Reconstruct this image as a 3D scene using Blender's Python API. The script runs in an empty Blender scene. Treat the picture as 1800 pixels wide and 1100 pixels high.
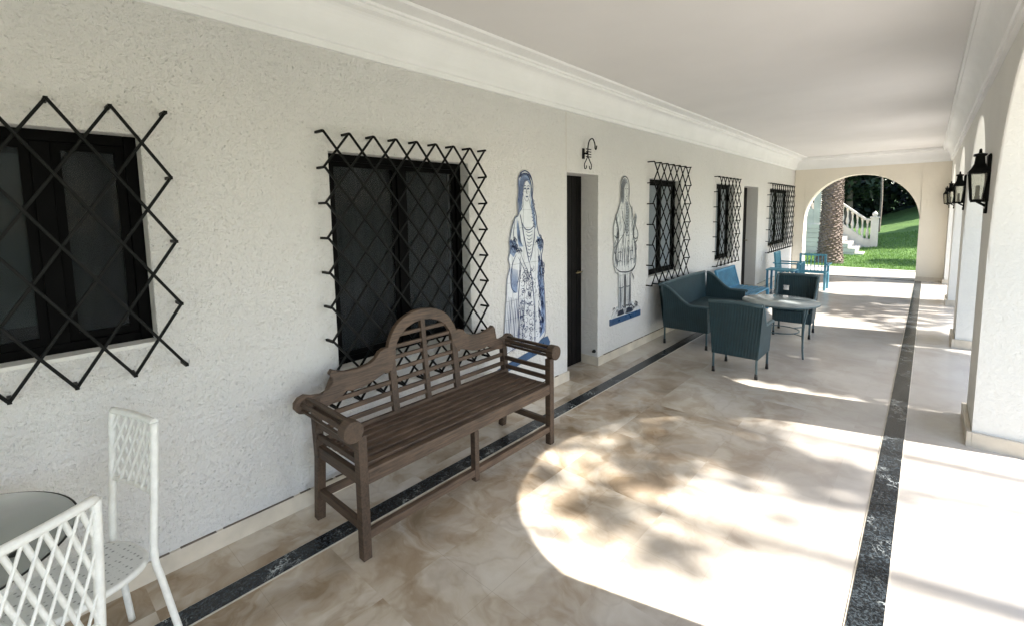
import bpy, bmesh, math, random
from mathutils import Vector, Matrix
R = math.radians
PI = math.pi
rnd = random.Random(11)
scene = bpy.context.scene
COL = scene.collection

# ------------------------------------------------------------------ camera
H = 1.65
cd = bpy.data.cameras.new('camera'); cam = bpy.data.objects.new('camera', cd); COL.objects.link(cam)
cd.sensor_width = 36.0; cd.sensor_fit = 'HORIZONTAL'
cd.lens = 819.5 / 1800 * 36
cd.shift_x = (900 - 897.4) / 1800
cd.shift_y = (453.9 - 550) / 1800
cd.clip_start = 0.05; cd.clip_end = 500
rx = Vector((0.74519, 0.66669, -0.01464)); dn = Vector((0.05561, -0.08401, -0.99491)); fw = Vector((-0.66453, 0.74059, -0.09967))
m = Matrix((( rx.x, -dn.x, -fw.x, 0), (rx.y, -dn.y, -fw.y, 0), (rx.z, -dn.z, -fw.z, H), (0, 0, 0, 1)))
cam.matrix_world = m
scene.camera = cam

# ------------------------------------------------------------------ sun + sky + exposure
SD = Vector((1.06, 0.28, 1.0)).normalized()          # direction towards the sun
w = bpy.data.worlds.new('World'); scene.world = w; w.use_nodes = True
nt = w.node_tree; bg = nt.nodes['Background']
sky = nt.nodes.new('ShaderNodeTexSky'); sky.sky_type = 'NISHITA'; sky.sun_disc = False
sky.sun_elevation = math.asin(SD.z); sky.sun_rotation = math.atan2(SD.x, SD.y)
nt.links.new(sky.outputs[0], bg.inputs[0]); bg.inputs[1].default_value = 0.15
sl = bpy.data.lights.new('sun', 'SUN'); sl.energy = 4.6; sl.angle = R(0.55); sl.color = (1.0, 0.965, 0.92)
so = bpy.data.objects.new('sun', sl); COL.objects.link(so)
so.rotation_euler = SD.to_track_quat('Z', 'Y').to_euler()
scene.view_settings.view_transform = 'Standard'; scene.view_settings.look = 'None'
scene.view_settings.exposure = 1.84; scene.view_settings.gamma = 1.0
scene.render.engine = 'CYCLES'
scene.cycles.max_bounces = 10; scene.cycles.diffuse_bounces = 6; scene.cycles.transparent_max_bounces = 12

# ------------------------------------------------------------------ materials
def newmat(name):
    mt = bpy.data.materials.new(name); mt.use_nodes = True
    n = mt.node_tree.nodes; return mt, mt.node_tree, n['Principled BSDF']
def nd(t, kind, **kw):
    x = t.nodes.new('ShaderNode' + kind)
    for k, v in kw.items():
        if k in x.inputs: x.inputs[k].default_value = v
        else: setattr(x, k, v)
    return x
def ramp(t, src, stops):
    r = t.nodes.new('ShaderNodeValToRGB'); cr = r.color_ramp
    while len(cr.elements) < len(stops): cr.elements.new(0.5)
    for e, (p, c) in zip(cr.elements, stops):
        e.position = p; e.color = (*c, 1) if len(c) == 3 else c
    t.links.new(src, r.inputs[0]); return r.outputs[0]
def coords(t, sc=(1, 1, 1), rot=(0, 0, 0), kind='Object'):
    tc = nd(t, 'TexCoord'); mp = nd(t, 'Mapping'); mp.inputs['Scale'].default_value = sc; mp.inputs['Rotation'].default_value = rot
    t.links.new(tc.outputs[kind], mp.inputs[0]); return mp.outputs[0]
def noise(t, v, scale, detail=4, rough=0.55, dist=0.0):
    n = nd(t, 'TexNoise'); n.inputs['Scale'].default_value = scale; n.inputs['Detail'].default_value = detail
    n.inputs['Roughness'].default_value = rough; n.inputs['Distortion'].default_value = dist
    t.links.new(v, n.inputs['Vector']); return n
def bump(t, p, h, strength=0.3, dist=0.01, prev=None):
    b = nd(t, 'Bump'); b.inputs['Strength'].default_value = strength; b.inputs['Distance'].default_value = dist
    t.links.new(h, b.inputs['Height'])
    if prev is not None: t.links.new(prev, b.inputs['Normal'])
    t.links.new(b.outputs[0], p.inputs['Normal']); return b.outputs[0]
def mixc(t, f, a, b, mode='MIX'):
    x = t.nodes.new('ShaderNodeMix'); x.data_type = 'RGBA'; x.blend_type = mode
    def put(s, v):
        if isinstance(v, (int, float)): s.default_value = v
        elif isinstance(v, tuple): s.default_value = (*v, 1) if len(v) == 3 else v
        else: t.links.new(v, s)
    put(x.inputs[0], f); put(x.inputs[6], a); put(x.inputs[7], b); return x.outputs[2]
def math_(t, op, a, b=0.0):
    x = t.nodes.new('ShaderNodeMath'); x.operation = op
    for i, v in enumerate((a, b)):
        if isinstance(v, (int, float)): x.inputs[i].default_value = v
        else: t.links.new(v, x.inputs[i])
    return x.outputs[0]

def mat_plain(name, col, rough=0.5, var=0.12, scale=8, bumps=0.0, bscale=60, metal=0.0, spec=0.5):
    mt, t, p = newmat(name); v = coords(t)
    n = noise(t, v, scale, 5)
    lo = tuple(c * (1 - var) for c in col); hi = tuple(min(1, c * (1 + var)) for c in col)
    t.links.new(ramp(t, n.outputs[0], [(0.3, lo), (0.7, hi)]), p.inputs['Base Color'])
    r2 = nd(t, 'MapRange'); r2.inputs['To Min'].default_value = max(0.03, rough - 0.1); r2.inputs['To Max'].default_value = min(1, rough + 0.1)
    n2 = noise(t, v, scale * 2.3, 3); t.links.new(n2.outputs[0], r2.inputs[0]); t.links.new(r2.outputs[0], p.inputs['Roughness'])
    p.inputs['Metallic'].default_value = metal; p.inputs['Specular IOR Level'].default_value = spec
    if bumps: bump(t, p, noise(t, v, bscale, 4).outputs[0], bumps, 0.004)
    return mt

def mat_stucco(name, col, pits=1.0, b=0.6):
    mt, t, p = newmat(name); v = coords(t)
    big = noise(t, v, 1.1, 5, 0.6); fine = noise(t, v, 70, 5, 0.7); mid = noise(t, v, 26, 4, 0.65)
    base = ramp(t, big.outputs[0], [(0.3, tuple(c * 0.93 for c in col)), (0.7, col)])
    # trowel pits: small holes in irregular fields
    vo = nd(t, 'TexVoronoi'); vo.inputs['Scale'].default_value = 62; vo.inputs['Randomness'].default_value = 1
    dist = noise(t, v, 20, 3); vm = nd(t, 'VectorMath', operation='ADD'); sc = nd(t, 'VectorMath', operation='SCALE'); sc.inputs['Scale'].default_value = 0.05
    t.links.new(dist.outputs[1], sc.inputs[0]); t.links.new(v, vm.inputs[0]); t.links.new(sc.outputs[0], vm.inputs[1]); t.links.new(vm.outputs[0], vo.inputs['Vector'])
    hole = ramp(t, vo.outputs['Distance'], [(0.12, (1, 1, 1)), (0.30, (0, 0, 0))])
    fld = ramp(t, noise(t, v, 2.2, 7, 0.75).outputs[0], [(0.34, (0, 0, 0)), (0.64, (1, 1, 1))])
    pit = mixc(t, 1.0, hole, fld, 'MULTIPLY')
    pit_tint = math_(t, 'MULTIPLY', pit, 0.20 * pits)  # pits take a darker tone of the wall colour
    c2 = mixc(t, pit_tint, base, tuple(c * 0.42 for c in col))
    t.links.new(c2, p.inputs['Base Color']); p.inputs['Roughness'].default_value = 0.85; p.inputs['Specular IOR Level'].default_value = 0.25
    b1 = bump(t, p, mid.outputs[0], b * 0.75, 0.02)
    b2 = bump(t, p, fine.outputs[0], b * 0.6, 0.006, b1)
    inv = math_(t, 'SUBTRACT', 1.0, pit)
    bump(t, p, inv, 0.8 * pits, 0.006, b2)
    return mt

def mat_floor():
    mt, t, p = newmat('beige_marble'); v = coords(t)
    wn = noise(t, v, 1.3, 4, 0.6); sc = nd(t, 'VectorMath', operation='SCALE'); sc.inputs['Scale'].default_value = 0.55
    t.links.new(wn.outputs[1], sc.inputs[0]); vm = nd(t, 'VectorMath', operation='ADD'); t.links.new(v, vm.inputs[0]); t.links.new(sc.outputs[0], vm.inputs[1])
    v2 = vm.outputs[0]
    # tile cells shift the pattern so that each slab has its own figure
    br = nd(t, 'TexVoronoi', feature='F1'); br.distance = 'CHEBYCHEV'; br.inputs['Scale'].default_value = 1.5; br.inputs['Randomness'].default_value = 0.0
    mp = coords(t, rot=(0, 0, R(0))); t.links.new(mp, br.inputs['Vector'])
    addv = nd(t, 'VectorMath', operation='ADD'); sc2 = nd(t, 'VectorMath', operation='SCALE'); sc2.inputs['Scale'].default_value = 3.0
    t.links.new(br.outputs['Color'], sc2.inputs[0]); t.links.new(v2, addv.inputs[0]); t.links.new(sc2.outputs[0], addv.inputs[1])
    a = noise(t, addv.outputs[0], 1.5, 7, 0.55, 0.7)
    bnz = noise(t, addv.outputs[0], 3.2, 7, 0.55, 1.1)
    col = ramp(t, a.outputs[0], [(0.35, (0.21, 0.15, 0.085)), (0.45, (0.35, 0.262, 0.172)), (0.53, (0.50, 0.42, 0.315)), (0.64, (0.60, 0.535, 0.445)), (0.72, (0.69, 0.65, 0.585))])
    col2 = ramp(t, bnz.outputs[0], [(0.40, (0.29, 0.205, 0.125)), (0.50, (0.54, 0.47, 0.375)), (0.64, (0.71, 0.67, 0.60))])
    c = mixc(t, 0.38, col, col2)
    # light far zone / mottled near zone: brown figure fades with distance from the wall side
    vein = nd(t, 'TexVoronoi', feature='DISTANCE_TO_EDGE'); vein.inputs['Scale'].default_value = 2.6; t.links.new(addv.outputs[0], vein.inputs['Vector'])
    vm_ = ramp(t, vein.outputs[0], [(0.0, (0.55, 0.55, 0.55)), (0.035, (0, 0, 0))])
    c = mixc(t, math_(t, 'MULTIPLY', vm_, 0.28), c, (0.20, 0.13, 0.075))
    # thin joints
    fr = nd(t, 'TexBrick'); fr.inputs['Scale'].default_value = 1.0; fr.offset = 0.0; fr.inputs['Mortar Size'].default_value = 0.0012
    fr.inputs['Brick Width'].default_value = 0.667; fr.inputs['Row Height'].default_value = 0.667; t.links.new(coords(t), fr.inputs['Vector'])
    c = mixc(t, math_(t, 'MULTIPLY', fr.outputs['Fac'], 0.3), c, (0.16, 0.11, 0.07))
    # colour blends paler and plainer along the arcade and beyond the sofa
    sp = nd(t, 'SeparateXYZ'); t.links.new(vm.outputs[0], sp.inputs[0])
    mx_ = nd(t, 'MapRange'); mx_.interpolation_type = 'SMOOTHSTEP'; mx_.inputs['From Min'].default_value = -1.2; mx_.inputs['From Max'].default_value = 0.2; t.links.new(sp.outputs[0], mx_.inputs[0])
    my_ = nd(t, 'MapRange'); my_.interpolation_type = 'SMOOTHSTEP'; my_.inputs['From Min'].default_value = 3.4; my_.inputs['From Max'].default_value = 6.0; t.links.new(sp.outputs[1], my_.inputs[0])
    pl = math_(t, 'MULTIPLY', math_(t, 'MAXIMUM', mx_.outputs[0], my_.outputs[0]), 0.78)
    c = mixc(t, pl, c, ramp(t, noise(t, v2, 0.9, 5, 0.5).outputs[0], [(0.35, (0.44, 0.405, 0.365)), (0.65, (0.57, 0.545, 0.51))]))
    t.links.new(c, p.inputs['Base Color'])
    rr = nd(t, 'MapRange'); rr.inputs['To Min'].default_value = 0.10; rr.inputs['To Max'].default_value = 0.30
    t.links.new(noise(t, v, 3.1, 5).outputs[0], rr.inputs[0]); t.links.new(rr.outputs[0], p.inputs['Roughness'])
    p.inputs['Specular IOR Level'].default_value = 0.45
    bump(t, p, noise(t, v, 2.2, 3).outputs[0], 0.05, 0.02)
    return mt

def mat_blackmarble():
    mt, t, p = newmat('black_marble'); v = coords(t)
    n = noise(t, v, 6, 6, 0.7, 1.0)
    vo = nd(t, 'TexVoronoi', feature='DISTANCE_TO_EDGE'); vo.inputs['Scale'].default_value = 7
    sc = nd(t, 'VectorMath', operation='SCALE'); sc.inputs['Scale'].default_value = 0.35; t.links.new(n.outputs[1], sc.inputs[0])
    vm = nd(t, 'VectorMath', operation='ADD'); t.links.new(v, vm.inputs[0]); t.links.new(sc.outputs[0], vm.inputs[1]); t.links.new(vm.outputs[0], vo.inputs['Vector'])
    line = ramp(t, vo.outputs[0], [(0.0, (1, 1, 1)), (0.03, (0, 0, 0))])
    gate = ramp(t, noise(t, v, 4.5, 3).outputs[0], [(0.5, (0, 0, 0)), (0.62, (1, 1, 1))])
    f = mixc(t, 1.0, line, gate, 'MULTIPLY')
    sp = ramp(t, noise(t, v, 90, 4, 0.7).outputs[0], [(0.47, (0.007, 0.0085, 0.010)), (0.70, (0.065, 0.082, 0.094))])
    t.links.new(mixc(t, f, sp, (0.50, 0.54, 0.53)), p.inputs['Base Color']); p.inputs['Roughness'].default_value = 0.22; p.inputs['Specular IOR Level'].default_value = 0.35
    return mt

def mat_wood(name, c1, c2, rough=0.6, axis=(3, 40, 40)):
    mt, t, p = newmat(name); v = coords(t, axis)
    n = noise(t, v, 2.2, 8, 0.65, 0.6); n2 = noise(t, coords(t), 5, 4)
    c = ramp(t, n.outputs[0], [(0.3, c1), (0.7, c2)])
    c = mixc(t, math_(t, 'MULTIPLY', ramp(t, n2.outputs[0], [(0.45, (0, 0, 0)), (0.7, (1, 1, 1))]), 0.35), c, tuple(x * 1.5 for x in c2))
    t.links.new(c, p.inputs['Base Color']); p.inputs['Roughness'].default_value = rough
    if 'door' in name: p.inputs['Specular IOR Level'].default_value = 0.12
    bump(t, p, n.outputs[0], 0.35, 0.003); return mt

def mat_wicker(name, col):
    mt, t, p = newmat(name)
    v = coords(t)
    # upright canes: stripes at a 9 mm pitch along both horizontal axes, woven by fine horizontal strands
    wx = nd(t, 'TexWave'); wx.bands_direction = 'DIAGONAL'; wx.inputs['Scale'].default_value = 24; wx.inputs['Distortion'].default_value = 0.6; wx.inputs['Detail'].default_value = 1
    t.links.new(coords(t, (1, 1, 0.0)), wx.inputs['Vector'])
    wz = nd(t, 'TexWave'); wz.bands_direction = 'Z'; wz.inputs['Scale'].default_value = 42; wz.inputs['Distortion'].default_value = 0.8
    t.links.new(v, wz.inputs['Vector'])
    h = math_(t, 'ADD', wx.outputs['Fac'], math_(t, 'MULTIPLY', wz.outputs['Fac'], 0.45))
    n = noise(t, v, 7, 5)
    base = ramp(t, n.outputs[0], [(0.3, tuple(c * 0.75 for c in col)), (0.7, tuple(c * 1.2 for c in col))])
    dark = math_(t, 'MULTIPLY', math_(t, 'SUBTRACT', 1.0, wx.outputs['Fac']), 0.38)
    t.links.new(mixc(t, dark, base, tuple(c * 0.35 for c in col)), p.inputs['Base Color'])
    p.inputs['Roughness'].default_value = 0.55
    bump(t, p, h, 0.8, 0.004); return mt

def mat_glass(name, tint, base_alpha=0.25, rough=0.03, ior=1.5):
    mt, t, p = newmat(name); out = t.nodes['Material Output']
    tr = nd(t, 'BsdfTransparent'); tr.inputs[0].default_value = (*tint, 1)
    p.inputs['Base Color'].default_value = (*[c * 0.7 for c in tint], 1); p.inputs['Roughness'].default_value = rough
    p.inputs['IOR'].default_value = 1.5
    fr = nd(t, 'Fresnel'); fr.inputs[0].default_value = ior
    f = math_(t, 'ADD', fr.outputs[0], base_alpha)
    f = math_(t, 'MINIMUM', f, 1.0)
    mx = nd(t, 'MixShader'); t.links.new(f, mx.inputs[0]); t.links.new(tr.outputs[0], mx.inputs[1]); t.links.new(p.outputs[0], mx.inputs[2])
    t.links.new(mx.outputs[0], out.inputs[0]); return mt

def mat_leaf(name, c1, c2, trans=0.35):
    mt, t, p = newmat(name); out = t.nodes['Material Output']
    oi = nd(t, 'NewGeometry'); c = ramp(t, oi.outputs['Random Per Island'], [(0.0, c1), (1.0, c2)])
    t.links.new(c, p.inputs['Base Color']); p.inputs['Roughness'].default_value = 0.5
    tl = nd(t, 'BsdfTranslucent'); t.links.new(c, tl.inputs[0])
    mx = nd(t, 'MixShader'); mx.inputs[0].default_value = trans; t.links.new(p.outputs[0], mx.inputs[1]); t.links.new(tl.outputs[0], mx.inputs[2])
    t.links.new(mx.outputs[0], out.inputs[0]); return mt

M = {}
M['stucco'] = mat_stucco('cream_stucco', (0.73, 0.715, 0.69), 0.9, 1.5)
M['stucco_smooth'] = mat_stucco('smooth_stucco', (0.78, 0.765, 0.72), 0.3, 0.5)
M['stucco_warm_light'] = mat_stucco('warm_light_stucco', (0.78, 0.725, 0.625), 0.3, 0.5)  # warm glow of sun bounced off the floor is put into this colour
M['ceiling'] = mat_plain('ceiling_plaster', (0.72, 0.705, 0.69), 0.9, 0.03, 1.2, 0.15, 3)
M['moulding'] = mat_plain('white_moulding', (0.82, 0.82, 0.81), 0.6, 0.03, 3, 0.06, 40)
M['floor'] = mat_floor()
M['plinth'] = mat_plain('plinth_marble', (0.60, 0.535, 0.44), 0.35, 0.18, 5)
M['black_marble'] = mat_blackmarble()
M['pale_joint'] = mat_plain('pale_joint', (0.55, 0.50, 0.42), 0.5)
M['iron'] = mat_plain('black_iron', (0.0025, 0.003, 0.0028), 0.5, 0.25, 20, 0.2, 90, 0.0, 0.14)
M['frame'] = mat_plain('black_frame', (0.0015, 0.0015, 0.0017), 0.5, 0.2, 20, 0, 60, 0.0, 0.04)
M['pane'] = mat_glass('window_glass', (0.72, 0.75, 0.77), 0.0, 0.02, 1.36)
M['curtain'] = mat_plain('dark_curtain', (0.017, 0.018, 0.019), 0.9, 0.35, 6)
M['reflection_pale'] = mat_plain('grey_reflection', (0.05, 0.057, 0.055), 0.9, 0.2, 3)  # tone of the reflection painted behind the left pane
M['grime'] = mat_plain('dark_grime', (0.16, 0.13, 0.10), 0.9, 0.4, 12)
mt, t, p = newmat('white_weave')
ck = nd(t, 'TexChecker'); ck.inputs['Scale'].default_value = 90; t.links.new(coords(t), ck.inputs[0])
vd = nd(t, 'TexVoronoi'); vd.inputs['Scale'].default_value = 45; vd.inputs['Randomness'].default_value = 0.25; t.links.new(coords(t, (1, 1, 0)), vd.inputs['Vector'])
hl = ramp(t, vd.outputs['Distance'], [(0.12, (0.28, 0.28, 0.26)), (0.26, (0.74, 0.74, 0.71))])
t.links.new(hl, p.inputs['Base Color']); p.inputs['Roughness'].default_value = 0.5; bump(t, p, ck.outputs['Fac'], 0.5, 0.003); M['white_weave'] = mt
M['door'] = mat_wood('dark_door', (0.002, 0.0018, 0.0018), (0.006, 0.005, 0.005), 0.5)
M['teak'] = mat_wood('bench_teak', (0.016, 0.0095, 0.006), (0.092, 0.057, 0.035), 0.6)
M['teak_y'] = mat_wood('bench_teak_long', (0.018, 0.011, 0.007), (0.130, 0.082, 0.052), 0.6, (40, 3, 40))
M['wicker'] = mat_wicker('teal_wicker', (0.013, 0.043, 0.054))
M['wicker_leg'] = mat_plain('teal_leg', (0.055, 0.095, 0.11), 0.4)
M['rubber'] = mat_plain('rubber_foot', (0.01, 0.01, 0.01), 0.7)
M['blue'] = mat_plain('light_blue_paint', (0.10, 0.30, 0.40), 0.5, 0.18, 9, 0.15, 60)
M['bluedark'] = mat_plain('mid_blue_paint', (0.05, 0.20, 0.33), 0.5, 0.2, 9, 0.15, 60)
M['white_iron'] = mat_plain('white_wicker_paint', (0.80, 0.80, 0.76), 0.5, 0.08, 30, 0.5, 120)
M['glass_top'] = mat_glass('green_glass', (0.93, 0.975, 0.96), 0.32, 0.05)
M['glass_round'] = mat_glass('round_glass', (0.72, 0.80, 0.80), 0.45, 0.02)
M['lantern_glass'] = mat_glass('lantern_glass', (0.93, 0.93, 0.90), 0.05, 0.1)
M['brass'] = mat_plain('dull_brass', (0.30, 0.24, 0.13), 0.4, 0.2, 30, 0, 60, 0.8)
M['tile'] = mat_plain('glazed_tile', (0.64, 0.665, 0.70), 0.25, 0.10, 9)
M['tile_grey'] = mat_plain('glazed_tile_grey', (0.60, 0.61, 0.61), 0.25, 0.12, 9)
M['ink'] = mat_plain('cobalt_ink', (0.018, 0.036, 0.12), 0.3, 0.3, 12)
M['ink_mid'] = mat_plain('blue_wash', (0.17, 0.24, 0.40), 0.3, 0.25, 14)
M['ink_grey'] = mat_plain('grey_ink', (0.03, 0.036, 0.055), 0.3, 0.3, 12)
M['wash_grey'] = mat_plain('grey_wash', (0.22, 0.24, 0.27), 0.3, 0.25, 14)
M['base_blue'] = mat_plain('base_tile_blue', (0.035, 0.085, 0.18), 0.3, 0.25, 10)
M['plastic'] = mat_plain('socket_plastic', (0.62, 0.60, 0.54), 0.4)
M['stone'] = mat_plain('garden_stone', (0.56, 0.51, 0.43), 0.7, 0.12, 3, 0.3, 30)
M['paving'] = mat_plain('terrace_paving', (0.52, 0.48, 0.42), 0.6, 0.10, 3, 0.2, 20)
M['bark'] = mat_plain('tree_bark', (0.16, 0.13, 0.10), 0.9, 0.35, 14, 0.8, 20)
M['palm'] = mat_plain('palm_bark', (0.17, 0.13, 0.105), 0.9, 0.45, 18, 0.9, 25)
M['leaf'] = mat_leaf('green_leaf', (0.025, 0.055, 0.018), (0.07, 0.13, 0.04))
M['leaf_dark'] = mat_leaf('dark_leaf', (0.010, 0.024, 0.012), (0.035, 0.06, 0.028), 0.2)
M['frond'] = mat_leaf('palm_leaf', (0.04, 0.08, 0.02), (0.10, 0.15, 0.05))
M['blade'] = mat_leaf('grass_blade', (0.07, 0.15, 0.025), (0.17, 0.29, 0.055), 0.3)
mt, t, p = newmat('lawn_soil'); v = coords(t)
t.links.new(ramp(t, noise(t, v, 1.5, 8, 0.7).outputs[0], [(0.3, (0.05, 0.11, 0.02)), (0.7, (0.12, 0.21, 0.04))]), p.inputs['Base Color']); p.inputs['Roughness'].default_value = 0.9
bump(t, p, noise(t, v, 60, 5).outputs[0], 0.8, 0.03); M['lawn'] = mt

# ------------------------------------------------------------------ mesh helpers
def face(bm, pts):
    try: return bm.faces.new([bm.verts.new(p) for p in pts])
    except ValueError: return None
def hexa(bm, c):          # c: 8 corners, bottom 4 then top 4 (ccw)
    v = [bm.verts.new(p) for p in c]
    for f in ((3, 2, 1, 0), (4, 5, 6, 7), (0, 1, 5, 4), (1, 2, 6, 5), (2, 3, 7, 6), (3, 0, 4, 7)):
        bm.faces.new([v[i] for i in f])
def box(bm, x0, x1, y0, y1, z0, z1):
    hexa(bm, [(x0, y0, z0), (x1, y0, z0), (x1, y1, z0), (x0, y1, z0), (x0, y0, z1), (x1, y0, z1), (x1, y1, z1), (x0, y1, z1)])
def bar(bm, a, b, wd, th, up=(0, 0, 1)):
    a = Vector(a); b = Vector(b); d = (b - a).normalized(); u = Vector(up)
    s = d.cross(u)
    if s.length < 1e-4: s = d.cross(Vector((1, 0, 0)))
    s.normalize(); n = s.cross(d).normalized(); s = s * wd / 2; n = n * th / 2
    hexa(bm, [a - s - n, a + s - n, b + s - n, b - s - n, a - s + n, a + s + n, b + s + n, b - s + n])
def tube(bm, pts, r, seg=8, cap=True):
    pts = [Vector(p) for p in pts]; n = len(pts); rings = []
    rr = r if isinstance(r, (list, tuple)) else [r] * n
    d0 = (pts[1] - pts[0]).normalized(); u = d0.orthogonal().normalized()
    for i in range(n):
        d = (pts[min(i + 1, n - 1)] - pts[max(i - 1, 0)]).normalized()
        u = (u - d * u.dot(d)).normalized(); s = d.cross(u)
        rings.append([bm.verts.new(pts[i] + (u * math.cos(2 * PI * k / seg) + s * math.sin(2 * PI * k / seg)) * rr[i]) for k in range(seg)])
    for i in range(n - 1):
        for k in range(seg):
            f = bm.faces.new([rings[i][k], rings[i][(k + 1) % seg], rings[i + 1][(k + 1) % seg], rings[i + 1][k]]); f.smooth = True
    if cap: bm.faces.new(rings[0][::-1]); bm.faces.new(rings[-1])
def lathe(bm, prof, c=(0, 0, 0), seg=20):
    c = Vector(c); rings = []
    for r, z in prof: rings.append([bm.verts.new(c + Vector((r * math.cos(2 * PI * k / seg), r * math.sin(2 * PI * k / seg), z))) for k in range(seg)])
    for i in range(len(rings) - 1):
        for k in range(seg):
            f = bm.faces.new([rings[i][k], rings[i][(k + 1) % seg], rings[i + 1][(k + 1) % seg], rings[i + 1][k]]); f.smooth = True
    bm.faces.new(rings[0][::-1]); bm.faces.new(rings[-1])
def prism(bm, poly, f0, f1):     # poly 2D list; f0/f1 map (u,v)->3D for the two faces
    a = [bm.verts.new(f0(*p)) for p in poly]; b = [bm.verts.new(f1(*p)) for p in poly]
    bm.faces.new(a); bm.faces.new(b[::-1]); n = len(poly)
    for i in range(n): bm.faces.new([a[i], b[i], b[(i + 1) % n], a[(i + 1) % n]])
def arc(cx, cy, r, a0, a1, n=12):
    return [(cx + r * math.cos(R(a0 + (a1 - a0) * i / n)), cy + r * math.sin(R(a0 + (a1 - a0) * i / n))) for i in range(n + 1)]
def smooth_pts(pts, n=6):        # catmull-rom
    out = []; P = [Vector(p) for p in pts]
    for i in range(len(P) - 1):
        p0 = P[max(i - 1, 0)]; p1 = P[i]; p2 = P[i + 1]; p3 = P[min(i + 2, len(P) - 1)]
        for k in range(n):
            s = k / n
            out.append(0.5 * ((2 * p1) + (p2 - p0) * s + (2 * p0 - 5 * p1 + 4 * p2 - p3) * s * s + (3 * p1 - p0 - 3 * p2 + p3) * s ** 3))
    out.append(P[-1]); return out
def B(): return bmesh.new()
def obj(name, bm, mat, parent=None, loc=None, smooth=False, bevel=0, label=None, clean=True):
    if clean: bmesh.ops.recalc_face_normals(bm, faces=bm.faces)
    if smooth:
        for f in bm.faces: f.smooth = True
    me = bpy.data.meshes.new(name); bm.to_mesh(me); bm.free(); me.materials.append(M[mat] if isinstance(mat, str) else mat)
    o = bpy.data.objects.new(name, me); COL.objects.link(o)
    if parent: o.parent = parent
    if loc: o.location = loc
    if bevel:
        bv = o.modifiers.new('bevel', 'BEVEL'); bv.width = bevel; bv.segments = 2; bv.limit_method = 'ANGLE'; bv.angle_limit = R(40)
    if label: o['label'] = label
    return o
def tag(o, label, cat, group=None, kind=None):
    if label: o['label'] = label
    if cat: o['category'] = cat
    if group: o['group'] = group
    if kind: o['kind'] = kind
    return o
def thing(name, label, cat, loc=(0, 0, 0), rz=0.0, group=None):
    o = bpy.data.objects.new(name, None); COL.objects.link(o); o.empty_display_size = 0.1
    o.location = loc; o.rotation_euler = (0, 0, rz); return tag(o, label, cat, group)
def struct(name, bm, mat, **k):
    o = obj(name, bm, mat, **k); o['kind'] = 'structure'; return o
def copy_tree(o, parent=None):
    c = o.copy(); COL.objects.link(c)
    if parent: c.parent = parent
    for ch in list(o.children): copy_tree(ch, c)
    return c

# ================================================================== THE SETTING
XW = -2.56           # house wall face
XR = 0.30            # arcade inner face
TA = 0.42            # arcade thickness
ZC = 2.85            # ceiling
Y0, Y1 = -4.6, 13.55
bm = B(); box(bm, -2.95, XR + TA + 0.25, Y0 - 0.4, 13.95, -0.12, 0.0); struct('floor', bm, 'floor')
SL = (-2.245, -2.142); SR = (-0.158, -0.046)
for a, b in (SL, SR):
    bm = B(); box(bm, a - 0.007, b + 0.007, Y0, 13.40, -0.01, 0.0035); struct('floor_joint', bm, 'pale_joint')
    bm = B(); box(bm, a, b, Y0, 13.40, -0.005, 0.007); struct('floor_border', bm, 'black_marble')
bm = B(); box(bm, SL[1] + .01, SR[0] - .01, 13.43, 13.47, -0.005, 0.006); struct('floor_border', bm, 'black_marble')
bm = B(); box(bm, -2.95, XR + 0.05, Y0 - 0.4, 13.95, ZC, ZC + 0.25); struct('ceiling', bm, 'ceiling')

# ground heights outside
def gz(x, y):
    s = max(0.0, (y - 20.2)) * 0.17
    k = min(1, max(0, (x + 2.0) / 3.0)) * 0.5 + 0.5
    h = min(s * k, 2.8)
    h += 0.05 * math.sin(x * 0.7 + 1) * min(1, max(0, (y - 18) / 6))
    return h - 0.05
bm = B(); nx, ny = 90, 90
xs = [-60 + 120 * (i / nx) for i in range(nx + 1)]; ys = [-45 + 145 * (j / ny) for j in range(ny + 1)]
xs = sorted(xs + [-8 + .4 * i for i in range(40)]); ys = sorted(ys + [15 + .4 * i for i in range(45)])
grid = [[bm.verts.new((x, y, (gz(x, y) if y > 14.5 or abs(x) > 5 else -0.15))) for y in ys] for x in xs]
for i in range(len(xs) - 1):
    for j in range(len(ys) - 1):
        f = bm.faces.new([grid[i][j], grid[i + 1][j], grid[i + 1][j + 1], grid[i][j + 1]]); f.smooth = True
struct('lawn', bm, 'lawn')
bm = B()
box(bm, -7, 5, 13.955, 15.28, -0.16, -0.012); box(bm, XR + TA + 0.255, 5, Y0 - 4, 13.95, -0.16, -0.012)
struct('terrace', bm, 'paving')
bm = B(); box(bm, -7, 5, 15.285, 15.40, -0.16, 0.02); struct('kerb', bm, 'stone', bevel=0.01)
# grass blades near the arch
bm = B()
for i in range(26000):
    x = rnd.uniform(-4.2, 1.2); y = 15.42 + 9.5 * rnd.random() ** 1.4
    if (-2.6 < x < -1.8 and 16.6 < y < 17.4): continue
    z = gz(x, y); h = rnd.uniform(.025, .06) * (1 + (y - 15) * .05); a = rnd.uniform(0, PI); wd = .006 * (1 + (y - 15) * .12)
    dx, dy = math.cos(a) * wd, math.sin(a) * wd; lx, ly = rnd.uniform(-.02, .02), rnd.uniform(-.02, .02)
    bm.faces.new([bm.verts.new((x - dx, y - dy, z)), bm.verts.new((x + dx, y + dy, z)), bm.verts.new((x + lx, y + ly, z + h))])
g = obj('grass', bm, 'blade', clean=False); tag(g, 'short green grass growing on the lawn beyond the arch', 'grass', kind='stuff')

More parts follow.
